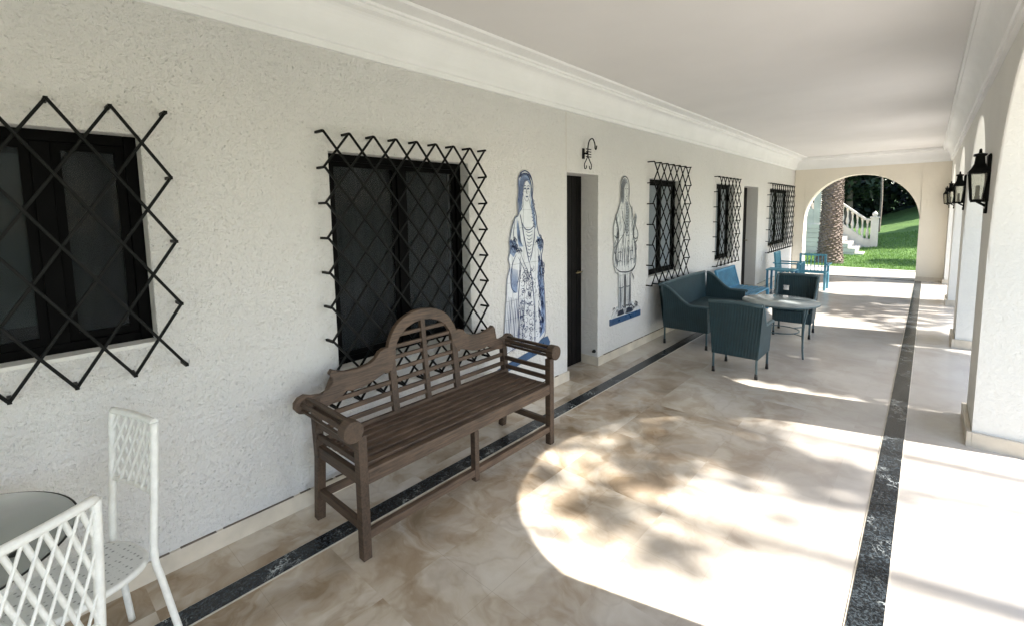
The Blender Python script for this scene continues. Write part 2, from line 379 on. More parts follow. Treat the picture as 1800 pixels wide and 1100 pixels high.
# ------------------------------------------------------------------ house wall
WINS = [  # y0,y1,z0,z1, label bits
    (-1.15, 0.467, 1.09, 2.00), (1.318, 2.398, 0.725, 2.005), (5.41, 6.39, 0.80, 2.025), (7.81, 8.72, 0.785, 2.045), (11.15, 13.02, 0.79, 2.055)]
DOORS = [(3.665, 4.225, 0.0, 2.005), (9.30, 10.26, 0.0, 2.05)]
def rect_wall(bm, y0, y1, z0, z1, xf, xb, holes):
    yb = sorted({y0, y1, *[h[0] for h in holes], *[h[1] for h in holes]}); zb = sorted({z0, z1, *[h[2] for h in holes], *[h[3] for h in holes]})
    V = {}
    def vt(x, y, z):
        k = (round(x, 4), round(y, 4), round(z, 4))
        if k not in V: V[k] = bm.verts.new(k)
        return V[k]
    def solid(i, j):
        if i < 0 or j < 0 or i >= len(yb) - 1 or j >= len(zb) - 1: return False
        cy = (yb[i] + yb[i + 1]) / 2; cz = (zb[j] + zb[j + 1]) / 2
        return not any(h[0] < cy < h[1] and h[2] < cz < h[3] for h in holes)
    for i in range(len(yb) - 1):
        for j in range(len(zb) - 1):
            if not solid(i, j): continue
            a, b, c, d = yb[i], yb[i + 1], zb[j], zb[j + 1]
            bm.faces.new([vt(xf, a, c), vt(xf, b, c), vt(xf, b, d), vt(xf, a, d)])
            bm.faces.new([vt(xb, a, c), vt(xb, a, d), vt(xb, b, d), vt(xb, b, c)])
            if not solid(i - 1, j): bm.faces.new([vt(xf, a, c), vt(xf, a, d), vt(xb, a, d), vt(xb, a, c)])
            if not solid(i + 1, j): bm.faces.new([vt(xf, b, c), vt(xb, b, c), vt(xb, b, d), vt(xf, b, d)])
            if not solid(i, j - 1): bm.faces.new([vt(xf, a, c), vt(xb, a, c), vt(xb, b, c), vt(xf, b, c)])
            if not solid(i, j + 1): bm.faces.new([vt(xf, a, d), vt(xf, b, d), vt(xb, b, d), vt(xb, a, d)])
house = thing('house_wall', 'long cream stucco house wall with grilled windows and dark doorways beside the marble floor', 'wall', (XW, 0, 0))
bm = B(); rect_wall(bm, Y0 - .4, 13.95, -0.1, 3.3, 0, -0.34, [(h[0], h[1], h[2], h[3]) for h in WINS] + [(d[0], d[1], -0.1, d[3]) for d in DOORS])
obj('plaster', bm, 'stucco', house, bevel=0.006)
bm = B()
yy = Y0
for d in DOORS + [(13.55, 0, 0, 0)]:
    box(bm, -0.001, 0.016, yy, d[0] + (0.012 if d[0] < 13 else 0), -0.01, 0.092); yy = d[1] - 0.012
for d in DOORS:
    box(bm, -0.2, -0.001, d[1] - 0.012, d[1] + 0.004, -0.01, 0.092)
obj('baseboard', bm, 'plinth', house, bevel=0.003)
bm = B(); rg = random.Random(3); yq = Y0
while yq < 13.4:
    ln = rg.uniform(.05, .35)
    if not any(d[0] - .02 - ln < yq < d[1] + .02 for d in DOORS) and rg.random() < .9: box(bm, .0005, .0165, yq, yq + ln, .0925, .0925 + rg.uniform(.0006, .0022))
    yq += ln + rg.uniform(0, .06)
obj('grime_gap', bm, 'grime', house)
def cornice_poly(band):
    p = [(0, 2.56), (.028, 2.56), (.030, 2.595), (.042, 2.60), (.046, 2.625)]
    for i in range(9):
        a = i / 8 * PI / 2; p.append((.046 + .085 * (1 - math.cos(a)), 2.625 + .16 * math.sin(a)))
    p += [(.148, 2.79), (.150, 2.812), (.165, 2.816)]
    if band: p += [(.170, 2.829), (.20, 2.832), (.275, 2.832), (.280, 2.846)]
    p += [(.280 if band else .170, 2.852), (0, 2.852)]
    return p
bm = B(); cp = cornice_poly(True)
prism(bm, cp, lambda u, v: (u, Y0, v), lambda u, v: (u, 13.55, v))
obj('cornice', bm, 'moulding', house)
bm = B(); box(bm, -0.002, 0.0012, 3.648, 3.653, 2.02, 2.56); obj('wall_joint', bm, 'pale_joint', house)
WL = ['window at the near left edge behind the wide diamond grille', 'two-leaf window behind the bench', 'window beside the wicker sofa', 'window next to the far doorway', 'wide window nearest the end arch']
for k, (y0, y1, z0, z1) in enumerate(WINS):
    xi = -0.085
    bm = B(); f = 0.045
    box(bm, xi - .05, xi, y0, y0 + f, z0, z1); box(bm, xi - .05, xi, y1 - f, y1, z0, z1)
    box(bm, xi - .05, xi, y0 + f, y1 - f, z0, z0 + f); box(bm, xi - .05, xi, y0 + f, y1 - f, z1 - f, z1)
    mid = (y0 + y1) / 2 if k != 0 else 0.16
    box(bm, xi - .045, xi + .006, mid - .03, mid + .03, z0 + f, z1 - f)
    wf = obj('window', bm, 'frame', house, bevel=0.003, label=WL[k])
    if k == 0:
        bmp = B(); box(bmp, xi - .060, xi - .052, y0 + f + .02, mid - .05, z0 + f + .08, z1 - f - .05); obj('pane_reflection', bmp, 'reflection_pale', wf)  # added grey sheet stands in for a reflection in the left pane
    for a, b, s in ((y0 + f, mid - .03, 0), (mid + .03, y1 - f, 1)):
        bm = B(); x = xi - .02 - .012 * s; q = .03
        box(bm, x - .012, x + .012, a, a + q, z0 + f, z1 - f); box(bm, x - .012, x + .012, b - q, b, z0 + f, z1 - f)
        box(bm, x - .012, x + .012, a + q, b - q, z0 + f, z0 + f + q); box(bm, x - .012, x + .012, a + q, b - q, z1 - f - q, z1 - f)
        obj('sash', bm, 'frame', wf)
        bm = B(); box(bm, x - .002, x + .002, a + q, b - q, z0 + f + q, z1 - f - q); obj('pane', bm, 'pane', wf)
    bm = B(); n = 60; prev = None
    for i in range(n + 1):
        y = y0 + .03 + (y1 - y0 - .06) * i / n; xx = xi - .13 + .026 * math.sin(i * 0.55 + k + .8 * math.sin(i * .21)) + .006 * math.sin(i * 2.3)
        cur = (bm.verts.new((xx, y, z0 + .01)), bm.verts.new((xx, y, z1 - .01)))
        if prev: bm.faces.new([prev[0], cur[0], cur[1], prev[1]]).smooth = True
        prev = cur
    o = obj('curtain', bm, 'curtain', wf, clean=False); sm = o.modifiers.new('thick', 'SOLIDIFY'); sm.thickness = 0.004
    bm = B(); box(bm, -0.36, -0.345, y0 - .05, y1 + .05, z0 - .05, z1 + .05); obj('room_backing', bm, 'frame', wf)
    bm = B(); box(bm, xi, 0.004, y0 + .002, y1 - .002, z0 - .01, z0 + .006); obj('sill', bm, 'stucco_smooth', wf)
bm = B(); box(bm, -.15, -.115, 0.155, 0.161, 1.46, 1.50); obj('window_catch', bm, 'brass', house)
for k, (y0, y1, z0, z1) in enumerate(DOORS):
    bm = B(); n = 6
    for i in range(n):
        a = y0 + (y1 - y0) * i / n; b = y0 + (y1 - y0) * (i + 1) / n
        box(bm, -.26, -.205, a + .003, b - .003, 0.005, z1 - .001)
    box(bm, -.27, -.215, y0, y1, 0.004, z1)
    do = obj('door', bm, 'door', house, bevel=0.004, label=['narrow black door in the nearer doorway', 'black door in the farther doorway'][k])
    bm = B(); tube(bm, [(-.205, y1 - .08, 1.0), (-.15, y1 - .08, 1.0), (-.15, y1 - .18, 1.0)], .008); obj('handle', bm, 'brass', do, smooth=True)
    bm = B(); box(bm, -.33, -.28, y0 - .02, y1 + .02, 0, z1 + .02); obj('door_backing', bm, 'frame', do)

# ------------------------------------------------------------------ arched walls
def arch_wall(bm, spans, z1, fmap, u0, u1, seg=28, zb=-0.1):
    """spans: list of (centre, radius, spring). fmap(u, z, side)->3D. Builds front, back and all reveals."""
    pts = [(u0, zb)]
    edges = []
    cur = u0
    strips = []           # (u, zlow) columns
    cols = [(u0, zb, True)]
    for c, r, s in spans:
        cols.append((c - r, zb, True)); cols.append((c - r, s, False))
        for i in range(1, seg):
            a = PI - PI * i / seg; cols.append((c + r * math.cos(a), s + r * math.sin(a), False))
        cols.append((c + r, s, False)); cols.append((c + r, zb, True))
    cols.append((u1, zb, True))
    for side in (0, 1):
        low = [bm.verts.new(fmap(u, z, side)) for u, z, _ in cols]
        top = {}
        def tp(u):
            k = round(u, 5)
            if k not in top: top[k] = bm.verts.new(fmap(u, z1, side))
            return top[k]
        for i in range(len(cols) - 1):
            if abs(cols[i][0] - cols[i + 1][0]) < 1e-6: continue
            bm.faces.new([low[i], low[i + 1], tp(cols[i + 1][0]), tp(cols[i][0])])
        if side == 0: L0, T0 = low, top
        else: L1, T1 = low, top
    for i in range(len(cols) - 1): bm.faces.new([L0[i], L1[i], L1[i + 1], L0[i + 1]])
    ks = sorted(T0)
    for a, b in zip(ks, ks[1:]): bm.faces.new([T0[a], T1[a], T1[b], T0[b]])
    bm.faces.new([L0[0], L1[0], T1[ks[0]], T0[ks[0]]]); bm.faces.new([L0[-1], L1[-1], T1[ks[-1]], T0[ks[-1]]])
    # make T-junction columns at the jambs watertight
    bmesh.ops.remove_doubles(bm, verts=bm.verts, dist=1e-5)
arcade = thing('arcade_wall', 'row of white stucco arches and pillars along the right side of the corridor', 'arcade', (XR, 0, 0))
spans = [(-2.8, 1.2, 1.25), (0.2, 1.2, 1.25), (3.2, 1.2, 1.25), (6.2, 1.2, 1.25), (9.2, 1.2, 1.25), (12.1, 1.1, 1.30)]
bm = B(); arch_wall(bm, spans, 3.3, lambda u, z, s: (TA * s, u, z), Y0 - .4, 13.95)
obj('plaster', bm, 'stucco_smooth', arcade, bevel=0.012)
piers = []; last = Y0 - .4
for c, r, s in spans: piers.append((last, c - r)); last = c + r
piers.append((last, 13.95))
for a, b in piers:
    bm = B(); e = .028
    box(bm, -e, -.001, a - (e if a > Y0 else 0), b + (e if b < 13.5 else 0), -.01, .10)
    box(bm, TA + .001, TA + e, a - e, b + e, -.01, .10)
    if b < 13.5: box(bm, -.001, TA + .001, b + .001, b + e, -.01, .10)
    if a > Y0: box(bm, -.001, TA + .001, a - e, a - .001, -.01, .10)
    obj('plinth', bm, 'plinth', arcade, bevel=0.003)
bm = B(); cp = cornice_poly(False)
prism(bm, cp, lambda u, v: (-u, Y0, v), lambda u, v: (-u, 13.55, v)); obj('cornice', bm, 'moulding', arcade)
for nm, yy, sgn, lab, cen, rad, spr in (('end_wall', Y1, 1, 'cream end wall with one big round arch opening on the garden', -1.245, 1.085, 1.30),
                                        ('end_wall', Y0, -1, 'rear end wall with a round arch behind the viewer', -1.245, 1.085, 1.30)):
    ew = thing(nm, lab, 'wall', (0, yy, 0))
    bm = B(); arch_wall(bm, [(cen, rad, spr)], ZC - .002, lambda u, z, s: (u, sgn * .38 * s + sgn * .001, z), XW + .002, XR - .002, 40)
    obj('plaster', bm, 'stucco_warm_light', ew, bevel=0.01)
    bm = B(); cp = [(u, v) for u, v in cornice_poly(False)]
    cp = [(u - .0, min(v, 2.849)) for u, v in cp]
    prism(bm, cp, lambda u, v: (XW + .034, -sgn * u, v - .001), lambda u, v: (XR - .034, -sgn * u, v - .001)); obj('cornice', bm, 'moulding', ew)
    bm = B()
    for a, b in ((XW + .02, cen - rad), (cen + rad, XR - .03)): box(bm, a, b, -sgn * .014 if sgn > 0 else 0.001, 0 if sgn > 0 else .014, -.01, .09)
    obj('baseboard', bm, 'plinth', ew)
bm = B(); box(bm, XW - .4, XR + TA + .5, Y0 - .5, 14.05, 3.302, 3.5); ro = obj('roof_slab', bm, 'stucco_smooth', house, loc=(-XW, 0, 0))

# ------------------------------------------------------------------ window grilles
def grille(y0, ny_, py, z0, nz, pz, bw, label):
    xg = -2.48
    root = thing('window_grille', label, 'window grille', (xg, y0, z0), 0, 'black diamond iron grilles over the windows')
    bm = B(); W = ny_ * py; Hh = nz * pz; h = bw / 2
    def clip(sgn, i):
        # line through (i*py, 0) on the top edge, slope dz/dy = -+ pz/py
        pts = []
        k = pz / py
        # param: y = i*py + s, z = -k*|..|
        ys_ = i * py
        if sgn > 0: # going right & down
            a = (max(ys_, 0), -(max(ys_, 0) - ys_) * k); yend = min(W, ys_ + Hh / k); b = (yend, -(yend - ys_) * k)
            if ys_ > W or b[0] - a[0] < 1e-6: return None
        else:       # going left & down
            a = (min(ys_, W), -(ys_ - min(ys_, W)) * k); yend = max(0, ys_ - Hh / k); b = (yend, -(ys_ - yend) * k)
            if a[0] - b[0] < 1e-6: return None
        return a, b
    for i in range(-nz, ny_):
        c = clip(1, i)
        if c: bar(bm, (h + .001, c[0][0], c[0][1]), (h + .001, c[1][0], c[1][1]), bw, bw, (1, 0, 0))
    for i in range(1, ny_ + nz + 1):
        c = clip(-1, i)
        if c: bar(bm, (-h - .001, c[0][0], c[0][1]), (-h - .001, c[1][0], c[1][1]), bw, bw, (1, 0, 0))
    obj('lattice', bm, 'iron', root, bevel=0.0015)
    vs = [(i * py, 0) for i in range(ny_ + 1)] + [(i * py, -Hh) for i in range(ny_ + 1)] + [(0, -j * pz) for j in range(1, nz)] + [(W, -j * pz) for j in range(1, nz)]
    bmx = B(); bar(bmx, (-.084, 0, 0), (.004, 0, 0), bw * 1.15, bw * 1.15, (0, 0, 1)); first = obj('bracket', bmx, 'iron', root)
    first.location = (0, vs[0][0], vs[0][1])
    for q in vs[1:]:
        c = first.copy(); COL.objects.link(c); c.parent = root; c.location = (0, q[0], q[1])
grille(0.549 - 8 * .184, 8, .184, 2.096, 4, .279, .0115, 'black iron grille with the widest diamonds, over the window at the left edge')
grille(1.250, 8, .1563, 2.100, 8, .195, .0115, 'black iron diamond grille over the two-leaf window right behind the wooden bench')
grille(5.350, 6, .194, 2.215, 6, .250, .0115, 'black iron diamond grille over the window above the wicker sofa')
grille(7.70, 6, .187, 2.145, 6, .2375, .0115, 'narrow black iron grille between the sofa window and the far doorway')
grille(10.95, 12, .1875, 2.155, 6, .244, .0115, 'black iron grille over the wide window nearest the end arch')

# ------------------------------------------------------------------ wall things
t_ = thing('wall_hook', 'black wrought iron scroll hook fixed above the nearer doorway', 'hook', (-2.56, 3.94, 2.20))
bm = B(); tube(bm, [(0, -.0, -.0), (.05, .0, 0)], .009); box(bm, .0, .006, -.02, .02, -.05, .05)
obj('mount', bm, 'iron', t_)
bm = B()
tube(bm, smooth_pts([(.055, 0, -.03), (.055, .002, .06), (.055, .03, .125), (.055, .085, .145), (.055, .125, .10), (.055, .13, .055), (.055, .15, .05), (.055, .16, .085)]), .006)
obj('scroll', bm, 'iron', t_)
for s in (-1, 1):
    bm = B(); tube(bm, smooth_pts([(.055, 0, -.03), (.055, .035 * s, -.075), (.055, .062 * s, -.11), (.055, .055 * s, -.15), (.055, .030 * s, -.145), (.055, .026 * s, -.12)]), .0045); obj('scroll', bm, 'iron', t_)
bm = B()
for k in range(4): bar(bm, (.055, -.03, -.035 + k * .024), (.055, .055, -.035 + k * .024), .008, .008)
obj('collar', bm, 'iron', t_)
t_ = thing('wall_socket', 'small pale electric socket low on the wall behind the bench seat', 'socket', (-2.56, 2.56, 0.34))
bm = B(); box(bm, 0, .010, -.042, .042, -.042, .042); obj('faceplate', bm, 'plastic', t_, bevel=.004)
bm = B()
tube(bm, [(.009, 0, 0), (.0125, 0, 0)], .019, 16); obj('socket_well', bm, 'frame', t_)

t_ = thing('door_stop', 'tiny dark round door stop low on the jamb of the nearer doorway', 'door stop', (-2.60, 4.2245, 0.15))
bm = B(); tube(bm, [(0, 0, 0), (0, -.012, 0)], .018, 14); tube(bm, [(0, -.012, 0), (0, -.035, 0)], .011, 12); obj('knob', bm, 'rubber', t_)
# ------------------------------------------------------------------ tiled figures
def lin(pts, wd):            # ribbon polylines in (y,z)
    return ('l', pts, wd)
class Fig:
    def __init__(s, root): s.root = root; s.layers = {}
    def poly(s, key, pts, d):     # filled flat patch, d = proud distance
        bm = s.layers.setdefault(key, B()); prism(bm, pts, lambda u, v: (d, u, v), lambda u, v: (d - .001, u, v))
    def line(s, key, pts, wd, d=.0135, sm=True):
        bm = s.layers.setdefault(key, B())
        P = smooth_pts([(0, *p) for p in pts], 5) if sm and len(pts) > 2 else [Vector((0, *p)) for p in pts]
        n = len(P); prev = None
        for i in range(n):
            dr = (P[min(i + 1, n - 1)] - P[max(i - 1, 0)]); dr.normalize(); nn = Vector((0, -dr.z, dr.y))
            tpr = wd / 2 * (0.35 + 0.65 * math.sin(PI * (i + .6) / (n + .2)))
            cur = [bm.verts.new((d, *(P[i] + nn * tpr).yz)), bm.verts.new((d, *(P[i] - nn * tpr).yz))]
            if prev:
                f = bm.faces.new([prev[0], prev[1], cur[1], cur[0]])
            prev = cur
    def done(s, names):
        for k, bm in s.layers.items():
            bmesh.ops.recalc_face_normals(bm, faces=bm.faces); obj(names[k][0], bm, names[k][1], s.root, clean=False)
def shift(pts, dy, dz, f=1): return [(a * f + dy, b + dz) for a, b in pts]
def joints(root, outline, step, key):
    bm = B()
    ys = [p[0] for p in outline]; zs = [p[1] for p in outline]; n = len(outline)
    def spans_(ax, c):
        xs_ = []
        for i in range(n):
            a, b_ = outline[i], outline[(i + 1) % n]
            if (a[ax] - c) * (b_[ax] - c) < 0: q = (c - a[ax]) / (b_[ax] - a[ax]); xs_.append(a[1 - ax] + (b_[1 - ax] - a[1 - ax]) * q)
        xs_.sort(); return list(zip(xs_[::2], xs_[1::2]))
    z = min(zs) + step
    while z < max(zs):
        for a, b_ in spans_(1, z): box(bm, .0118, .0126, a, b_, z - .0012, z + .0012)
        z += step
    y = min(ys) + step * .8
    while y < max(ys):
        for a, b_ in spans_(0, y): box(bm, .0117, .0128, y - .0012, y + .0012, a, b_)
        y += step
    obj('tile_joints', bm, key, root)
# lady ------------------------------------------------
L = thing('tile_figure', 'blue and white tiled lady in a long patterned gown, left of the nearer doorway', 'tile figure', (XW, 3.03, 0.47), 0, 'life size tiled figures set on the wall')
fg = Fig(L)
out = [(-.29, .0), (-.285, .12), (-.25, .45), (-.235, .62), (-.20, .72), (-.215, .79), (-.185, .87), (-.20, .93), (-.165, 1.05), (-.12, 1.13), (-.085, 1.15), (-.09, 1.25), (-.075, 1.33), (-.08, 1.43), (-.05, 1.49), (.0, 1.515), (.055, 1.50), (.09, 1.46), (.11, 1.38), (.10, 1.30), (.12, 1.22), (.15, 1.14), (.16, 1.05), (.19, .97), (.235, .92), (.24, .84), (.22, .78), (.235, .70), (.255, .50), (.27, .30), (.275, .12), (.25, .05), (.20, .03), (.12, -.01), (0, .01), (-.15, .03)]
so_ = [(p.y, p.z) for p in smooth_pts([(0, *q) for q in out + out[:1]], 3)][:-1]
bm = B(); prism(bm, so_, lambda u, v: (0, u, v), lambda u, v: (.012, u, v)); obj('tile_panel', bm, 'tile', L, bevel=.002); joints(L, so_, .15, 'wash_grey')
fg.line('ink', so_ + so_[:1], .012, .0132, False)
# hair and face
fg.poly('wash', [(-.075, 1.16), (-.085, 1.30), (-.07, 1.43), (-.02, 1.495), (.05, 1.485), (.085, 1.43), (.09, 1.36), (.075, 1.40), (.045, 1.435), (.005, 1.435), (-.025, 1.38), (-.03, 1.28), (-.045, 1.20)], .0130)
fg.poly('wash', [(.085, 1.28), (.10, 1.37), (.085, 1.40), (.075, 1.30), (.085, 1.20), (.11, 1.10), (.14, 1.02), (.15, 1.06), (.125, 1.18)], .0130)
for k in range(7): fg.line('ink', [(-.07 + k * .006, 1.18 + k * .01), (-.078 + k * .008, 1.30), (-.055 + k * .010, 1.42), (-.01 + k * .012, 1.47 - k * .004)], .006)
for k in range(5): fg.line('ink', [(.03 + k * .008, 1.485 - k * .008), (.075 + k * .003, 1.44 - k * .01), (.09, 1.38), (.088 + k * .004, 1.30 - k * .02)], .006)
for k in range(8): fg.line('ink', [(.10 + .02 * math.sin(k), 1.28 - k * .03), (.125 + .008 * math.sin(k * 2), 1.265 - k * .03), (.105, 1.25 - k * .03)], .007)
for k in range(16):
    a = R(20 + k * 9); cy, cz = .01 + .075 * math.cos(a), 1.43 + .055 * math.sin(a); fg.line('ink', [(cy - .012, cz - .006), (cy - .004, cz + .012), (cy + .010, cz + .006), (cy + .006, cz - .008)], .007)
fg.line('ink', [(-.022, 1.385), (.003, 1.43), (.045, 1.428), (.07, 1.385), (.07, 1.33), (.045, 1.275), (.025, 1.262), (.0, 1.28), (-.022, 1.33), (-.022, 1.385)], .0045)
for e in (.005, .046): fg.line('ink', [(e - .013, 1.361), (e, 1.370), (e + .013, 1.361)], .013); fg.line('ink', [(e - .016, 1.384), (e, 1.393), (e + .015, 1.385)], .007)
fg.line('ink', [(.028, 1.372), (.022, 1.333), (.035, 1.327)], .007); fg.line('ink', [(.010, 1.304), (.028, 1.299), (.044, 1.304)], .012)
fg.line('ink', [(-.02, 1.28), (-.03, 1.22), (-.075, 1.165), (-.11, 1.12)], .006); fg.line('ink', [(.06, 1.28), (.07, 1.23), (.10, 1.18)], .005)
# bodice
fg.line('ink', [(-.07, 1.16), (-.045, 1.09), (.0, 1.03), (.06, 1.02), (.11, 1.05), (.125, 1.12)], .009)
fg.line('ink', [(-.06, 1.15), (-.02, .98), (.03, .80), (.045, .74)], .012); fg.line('ink', [(.13, 1.08), (.12, .95), (.08, .80), (.05, .74)], .010)
for k in range(8): fg.line('ink', [(.01 + k * .004, 1.01 - k * .03), (.05, .995 - k * .03), (.10 - k * .004, 1.01 - k * .03)], .006)
for k in range(6): fg.line('wash', [(-.105 + k * .007, 1.12 - k * .02), (-.10 + k * .008, .98 - k * .01), (-.08 + k * .01, .88)], .010, .0131)
fg.line('ink', [(-.13, 1.10), (-.15, 1.0), (-.14, .94)], .008); fg.line('ink', [(-.085, 1.10), (-.08, 1.0), (-.09, .95)], .007)
def ruffle(cy, cz, ry, rz, n):
    for k in range(n):
        a = rnd.uniform(0, 2 * PI); r1 = rnd.uniform(.2, 1); y = cy + ry * r1 * math.cos(a); z = cz + rz * r1 * math.sin(a)
        fg.line('ink', [(y - .016, z), (y - .004, z + rnd.uniform(.006, .02)), (y + .010, z + .004), (y + .014, z - .012)], rnd.uniform(.004, .009))
ruffle(-.15, .90, .05, .06, 34); ruffle(.195, .90, .045, .06, 34); ruffle(-.10, .84, .05, .03, 14)
fg.poly('wash', [(.16, .96), (.22, .94), (.235, .86), (.21, .82), (.17, .86)], .0128)
fg.poly('wash', [(-.19, .93), (-.13, .95), (-.10, .87), (-.15, .80), (-.20, .84)], .0128)
fg.line('ink', [(-.08, .86), (-.03, .76), (.03, .66), (.045, .60), (.02, .61), (-.03, .70), (-.10, .80)], .007)   # forearm and hand
for k in range(4): fg.line('ink', [(.03 - k * .008, .67), (.044 - k * .010, .61), (.040 - k * .010, .575)], .0045)
fg.line('ink', [(.20, .84), (.22, .74), (.235, .66), (.225, .60)], .008); fg.line('ink', [(.17, .85), (.19, .74), (.21, .62)], .006)
# overskirt left
fg.line('ink', [(-.12, .82), (-.17, .74), (-.19, .62), (-.18, .54), (-.13, .50)], .010); fg.line('ink', [(-.07, .80), (-.08, .66), (-.12, .55)], .009)
for k in range(9): fg.line('wash', [(-.20 + k * .012, .72 - k * .004), (-.19 + k * .010, .60), (-.16 + k * .006, .50)], .008, .0131)
for k in range(11):
    y = -.27 + k * .021; fg.line('ink', [(y, .02 + .01 * math.sin(k)), (y + .018, .25), (y + .045, .48 - k * .006)], .0045 + .003 * (k % 3))
for y in (-.10, .115): fg.line('ink', [(y, .01), (y - .005, .4), (y + (.045 if y < 0 else -.06), .74)], .010)
fg.poly('wash', [(.185, .05), (.26, .10), (.262, .30), (.245, .52), (.215, .74), (.18, .78), (.16, .60), (.20, .40), (.21, .20)], .0129)
for k in range(80):
    y = rnd.uniform(.165, .25); z = rnd.uniform(.08, .74); a = rnd.uniform(-.4, .4)
    fg.line('ink', [(y, z), (y + .012 + .01 * a, z + .03), (y + .004 * a, z + .06)], rnd.uniform(.006, .013))
def swirl(cy, cz, r, ph, sg, wd=.006):
    pts = []
    for i in range(9):
        a = ph + sg * i * .62; rr = r * (1 - i * .095); pts.append((cy + rr * math.cos(a), cz + rr * math.sin(a)))
    fg.line('ink', pts, wd)
for k in range(52):
    swirl(rnd.uniform(-.075, .095) if k % 2 else (.015 + .055 * math.sin(k)), .04 + .66 * (k / 52), rnd.uniform(.018, .036), rnd.uniform(0, 6), rnd.choice((-1, 1)), rnd.uniform(.0045, .008))
for k in range(120):
    y = rnd.uniform(-.09, .155); z = rnd.uniform(.03, .7); a = rnd.uniform(0, 6)
    fg.line('ink', [(y, z), (y + .012 * math.cos(a), z + .012 * math.sin(a)), (y + .02 * math.cos(a + .8), z + .02 * math.sin(a + .8))], rnd.uniform(.003, .006))
fg.done({'ink': ('blue_linework', 'ink'), 'wash': ('shading_strokes', 'ink_mid')})
bm = B(); prism(bm, [(-.36, -.10), (.14, -.03), (.16, .0), (.22, .035), (.31, .04), (.345, -.02), (.33, -.07), (-.34, -.16)], lambda u, v: (0, u, v), lambda u, v: (.010, u, v)); obj('base', bm, 'base_blue', L, bevel=.002)
# gentleman ------------------------------------------------
G = thing('tile_figure', 'grey and white tiled gentleman in a long coat, right of the nearer doorway', 'tile figure', (XW, 4.84, 0.47), 0, 'life size tiled figures set on the wall')
fg = Fig(G)
out = [(-.19, .02), (-.20, .45), (-.25, .48), (-.30, .56), (-.315, .66), (-.30, .78), (-.315, .90), (-.31, 1.02), (-.25, 1.13), (-.19, 1.22), (-.165, 1.30), (-.165, 1.42), (-.15, 1.50), (-.09, 1.545), (-.02, 1.53), (.02, 1.47), (.03, 1.38), (.02, 1.29), (.04, 1.24), (.09, 1.18), (.13, 1.08), (.20, .98), (.25, .90), (.23, .82), (.18, .79), (.20, .70), (.215, .62), (.19, .52), (.12, .47), (.08, .45), (.085, .25), (.09, .10), (.15, .045), (.14, .0), (-.03, .0), (-.035, .08), (-.04, .40), (-.05, .44), (-.06, .40), (-.065, .08), (-.05, .02), (-.06, .0), (-.22, 0)]
so_ = [(p.y, p.z) for p in smooth_pts([(0, *q) for q in out + out[:1]], 3)][:-1]
bm = B(); prism(bm, so_, lambda u, v: (0, u, v), lambda u, v: (.012, u, v)); obj('tile_panel', bm, 'tile_grey', G, bevel=.002); joints(G, so_, .15, 'wash_grey')
fg.line('ink', so_ + so_[:1], .015, .0132, False)
fg.poly('wash', [(-.155, 1.27), (-.155, 1.45), (-.13, 1.51), (-.08, 1.53), (-.03, 1.515), (-.01, 1.47), (-.05, 1.47), (-.085, 1.42), (-.085, 1.30), (-.11, 1.24)], .0129)
for k in range(7): fg.line('ink', [(-.15 + k * .009, 1.26), (-.152 + k * .010, 1.42), (-.12 + k * .012, 1.505)], .005)
fg.line('ink', [(-.08, 1.45), (-.045, 1.48), (-.005, 1.46), (.01, 1.40), (.0, 1.33), (-.03, 1.285), (-.065, 1.30), (-.08, 1.36)], .006)
for e in (-.052, -.012): fg.line('ink', [(e - .012, 1.405), (e, 1.412), (e + .012, 1.405)], .010)
fg.line('ink', [(-.028, 1.40), (-.034, 1.362), (-.022, 1.358)], .005); fg.line('ink', [(-.05, 1.33), (-.03, 1.326), (-.015, 1.332)], .008)
fg.poly('wash', [(-.06, 1.27), (.0, 1.27), (.03, 1.18), (.02, .98), (-.03, .86), (-.055, .98), (-.04, 1.10)], .0129)
for k in range(12): fg.line('ink', [(-.05, 1.25 - k * .032), (-.02, 1.235 - k * .032), (.02, 1.25 - k * .032)], .006)
fg.line('ink', [(-.15, 1.22), (-.11, 1.08), (-.05, .98), (-.10, .90), (-.18, .84), (-.26, .78)], .012); fg.line('ink', [(-.08, 1.25), (-.09, 1.0), (-.10, .75), (-.12, .50)], .009)
fg.line('ink', [(.03, 1.22), (.035, 1.0), (.03, .75), (.02, .48)], .010); fg.line('ink', [(.09, 1.12), (.13, .98), (.14, .88), (.10, .80)], .012)
fg.line('ink', [(-.26, 1.08), (-.22, .98), (-.24, .88), (-.30, .80)], .010)
for sx_ in (-1, 1):
    for k in range(16):
        z = .55 + k * .034; y = (-.245 if sx_ < 0 else .165) + sx_ * .03 * math.sin(k * .5)
        fg.line('wash', [(y, z), (y + .012, z + .03), (y - .004, z + .07)], .030, .0130)
fg.line('ink', [(-.29, .56), (-.20, .50), (-.08, .475), (.05, .47), (.15, .50), (.20, .55)], .016)
fg.line('ink', [(-.26, .80), (-.30, .75), (-.285, .70), (-.25, .72)], .012); fg.line('ink', [(.19, .80), (.225, .74), (.205, .70), (.18, .73)], .012)
fg.line('ink', [(-.30, .90), (-.25, .87), (-.20, .88)], .014); fg.line('ink', [(.15, .86), (.20, .84), (.245, .86)], .014)
for z in (.60, .70): fg.line('ink', [(-.22, z), (-.17, z + .012), (-.13, z)], .010); fg.line('ink', [(.06, z), (.10, z + .012), (.14, z)], .010)
fg.line('wash', [(-.155, .30), (-.15, .18), (-.155, .06)], .05, .0129); fg.line('wash', [(.055, .30), (.06, .18), (.045, .06)], .045, .0129)
fg.line('ink', [(-.20, .31), (-.13, .30), (-.07, .31)], .010); fg.line('ink', [(-.035, .31), (.02, .30), (.085, .31)], .010)
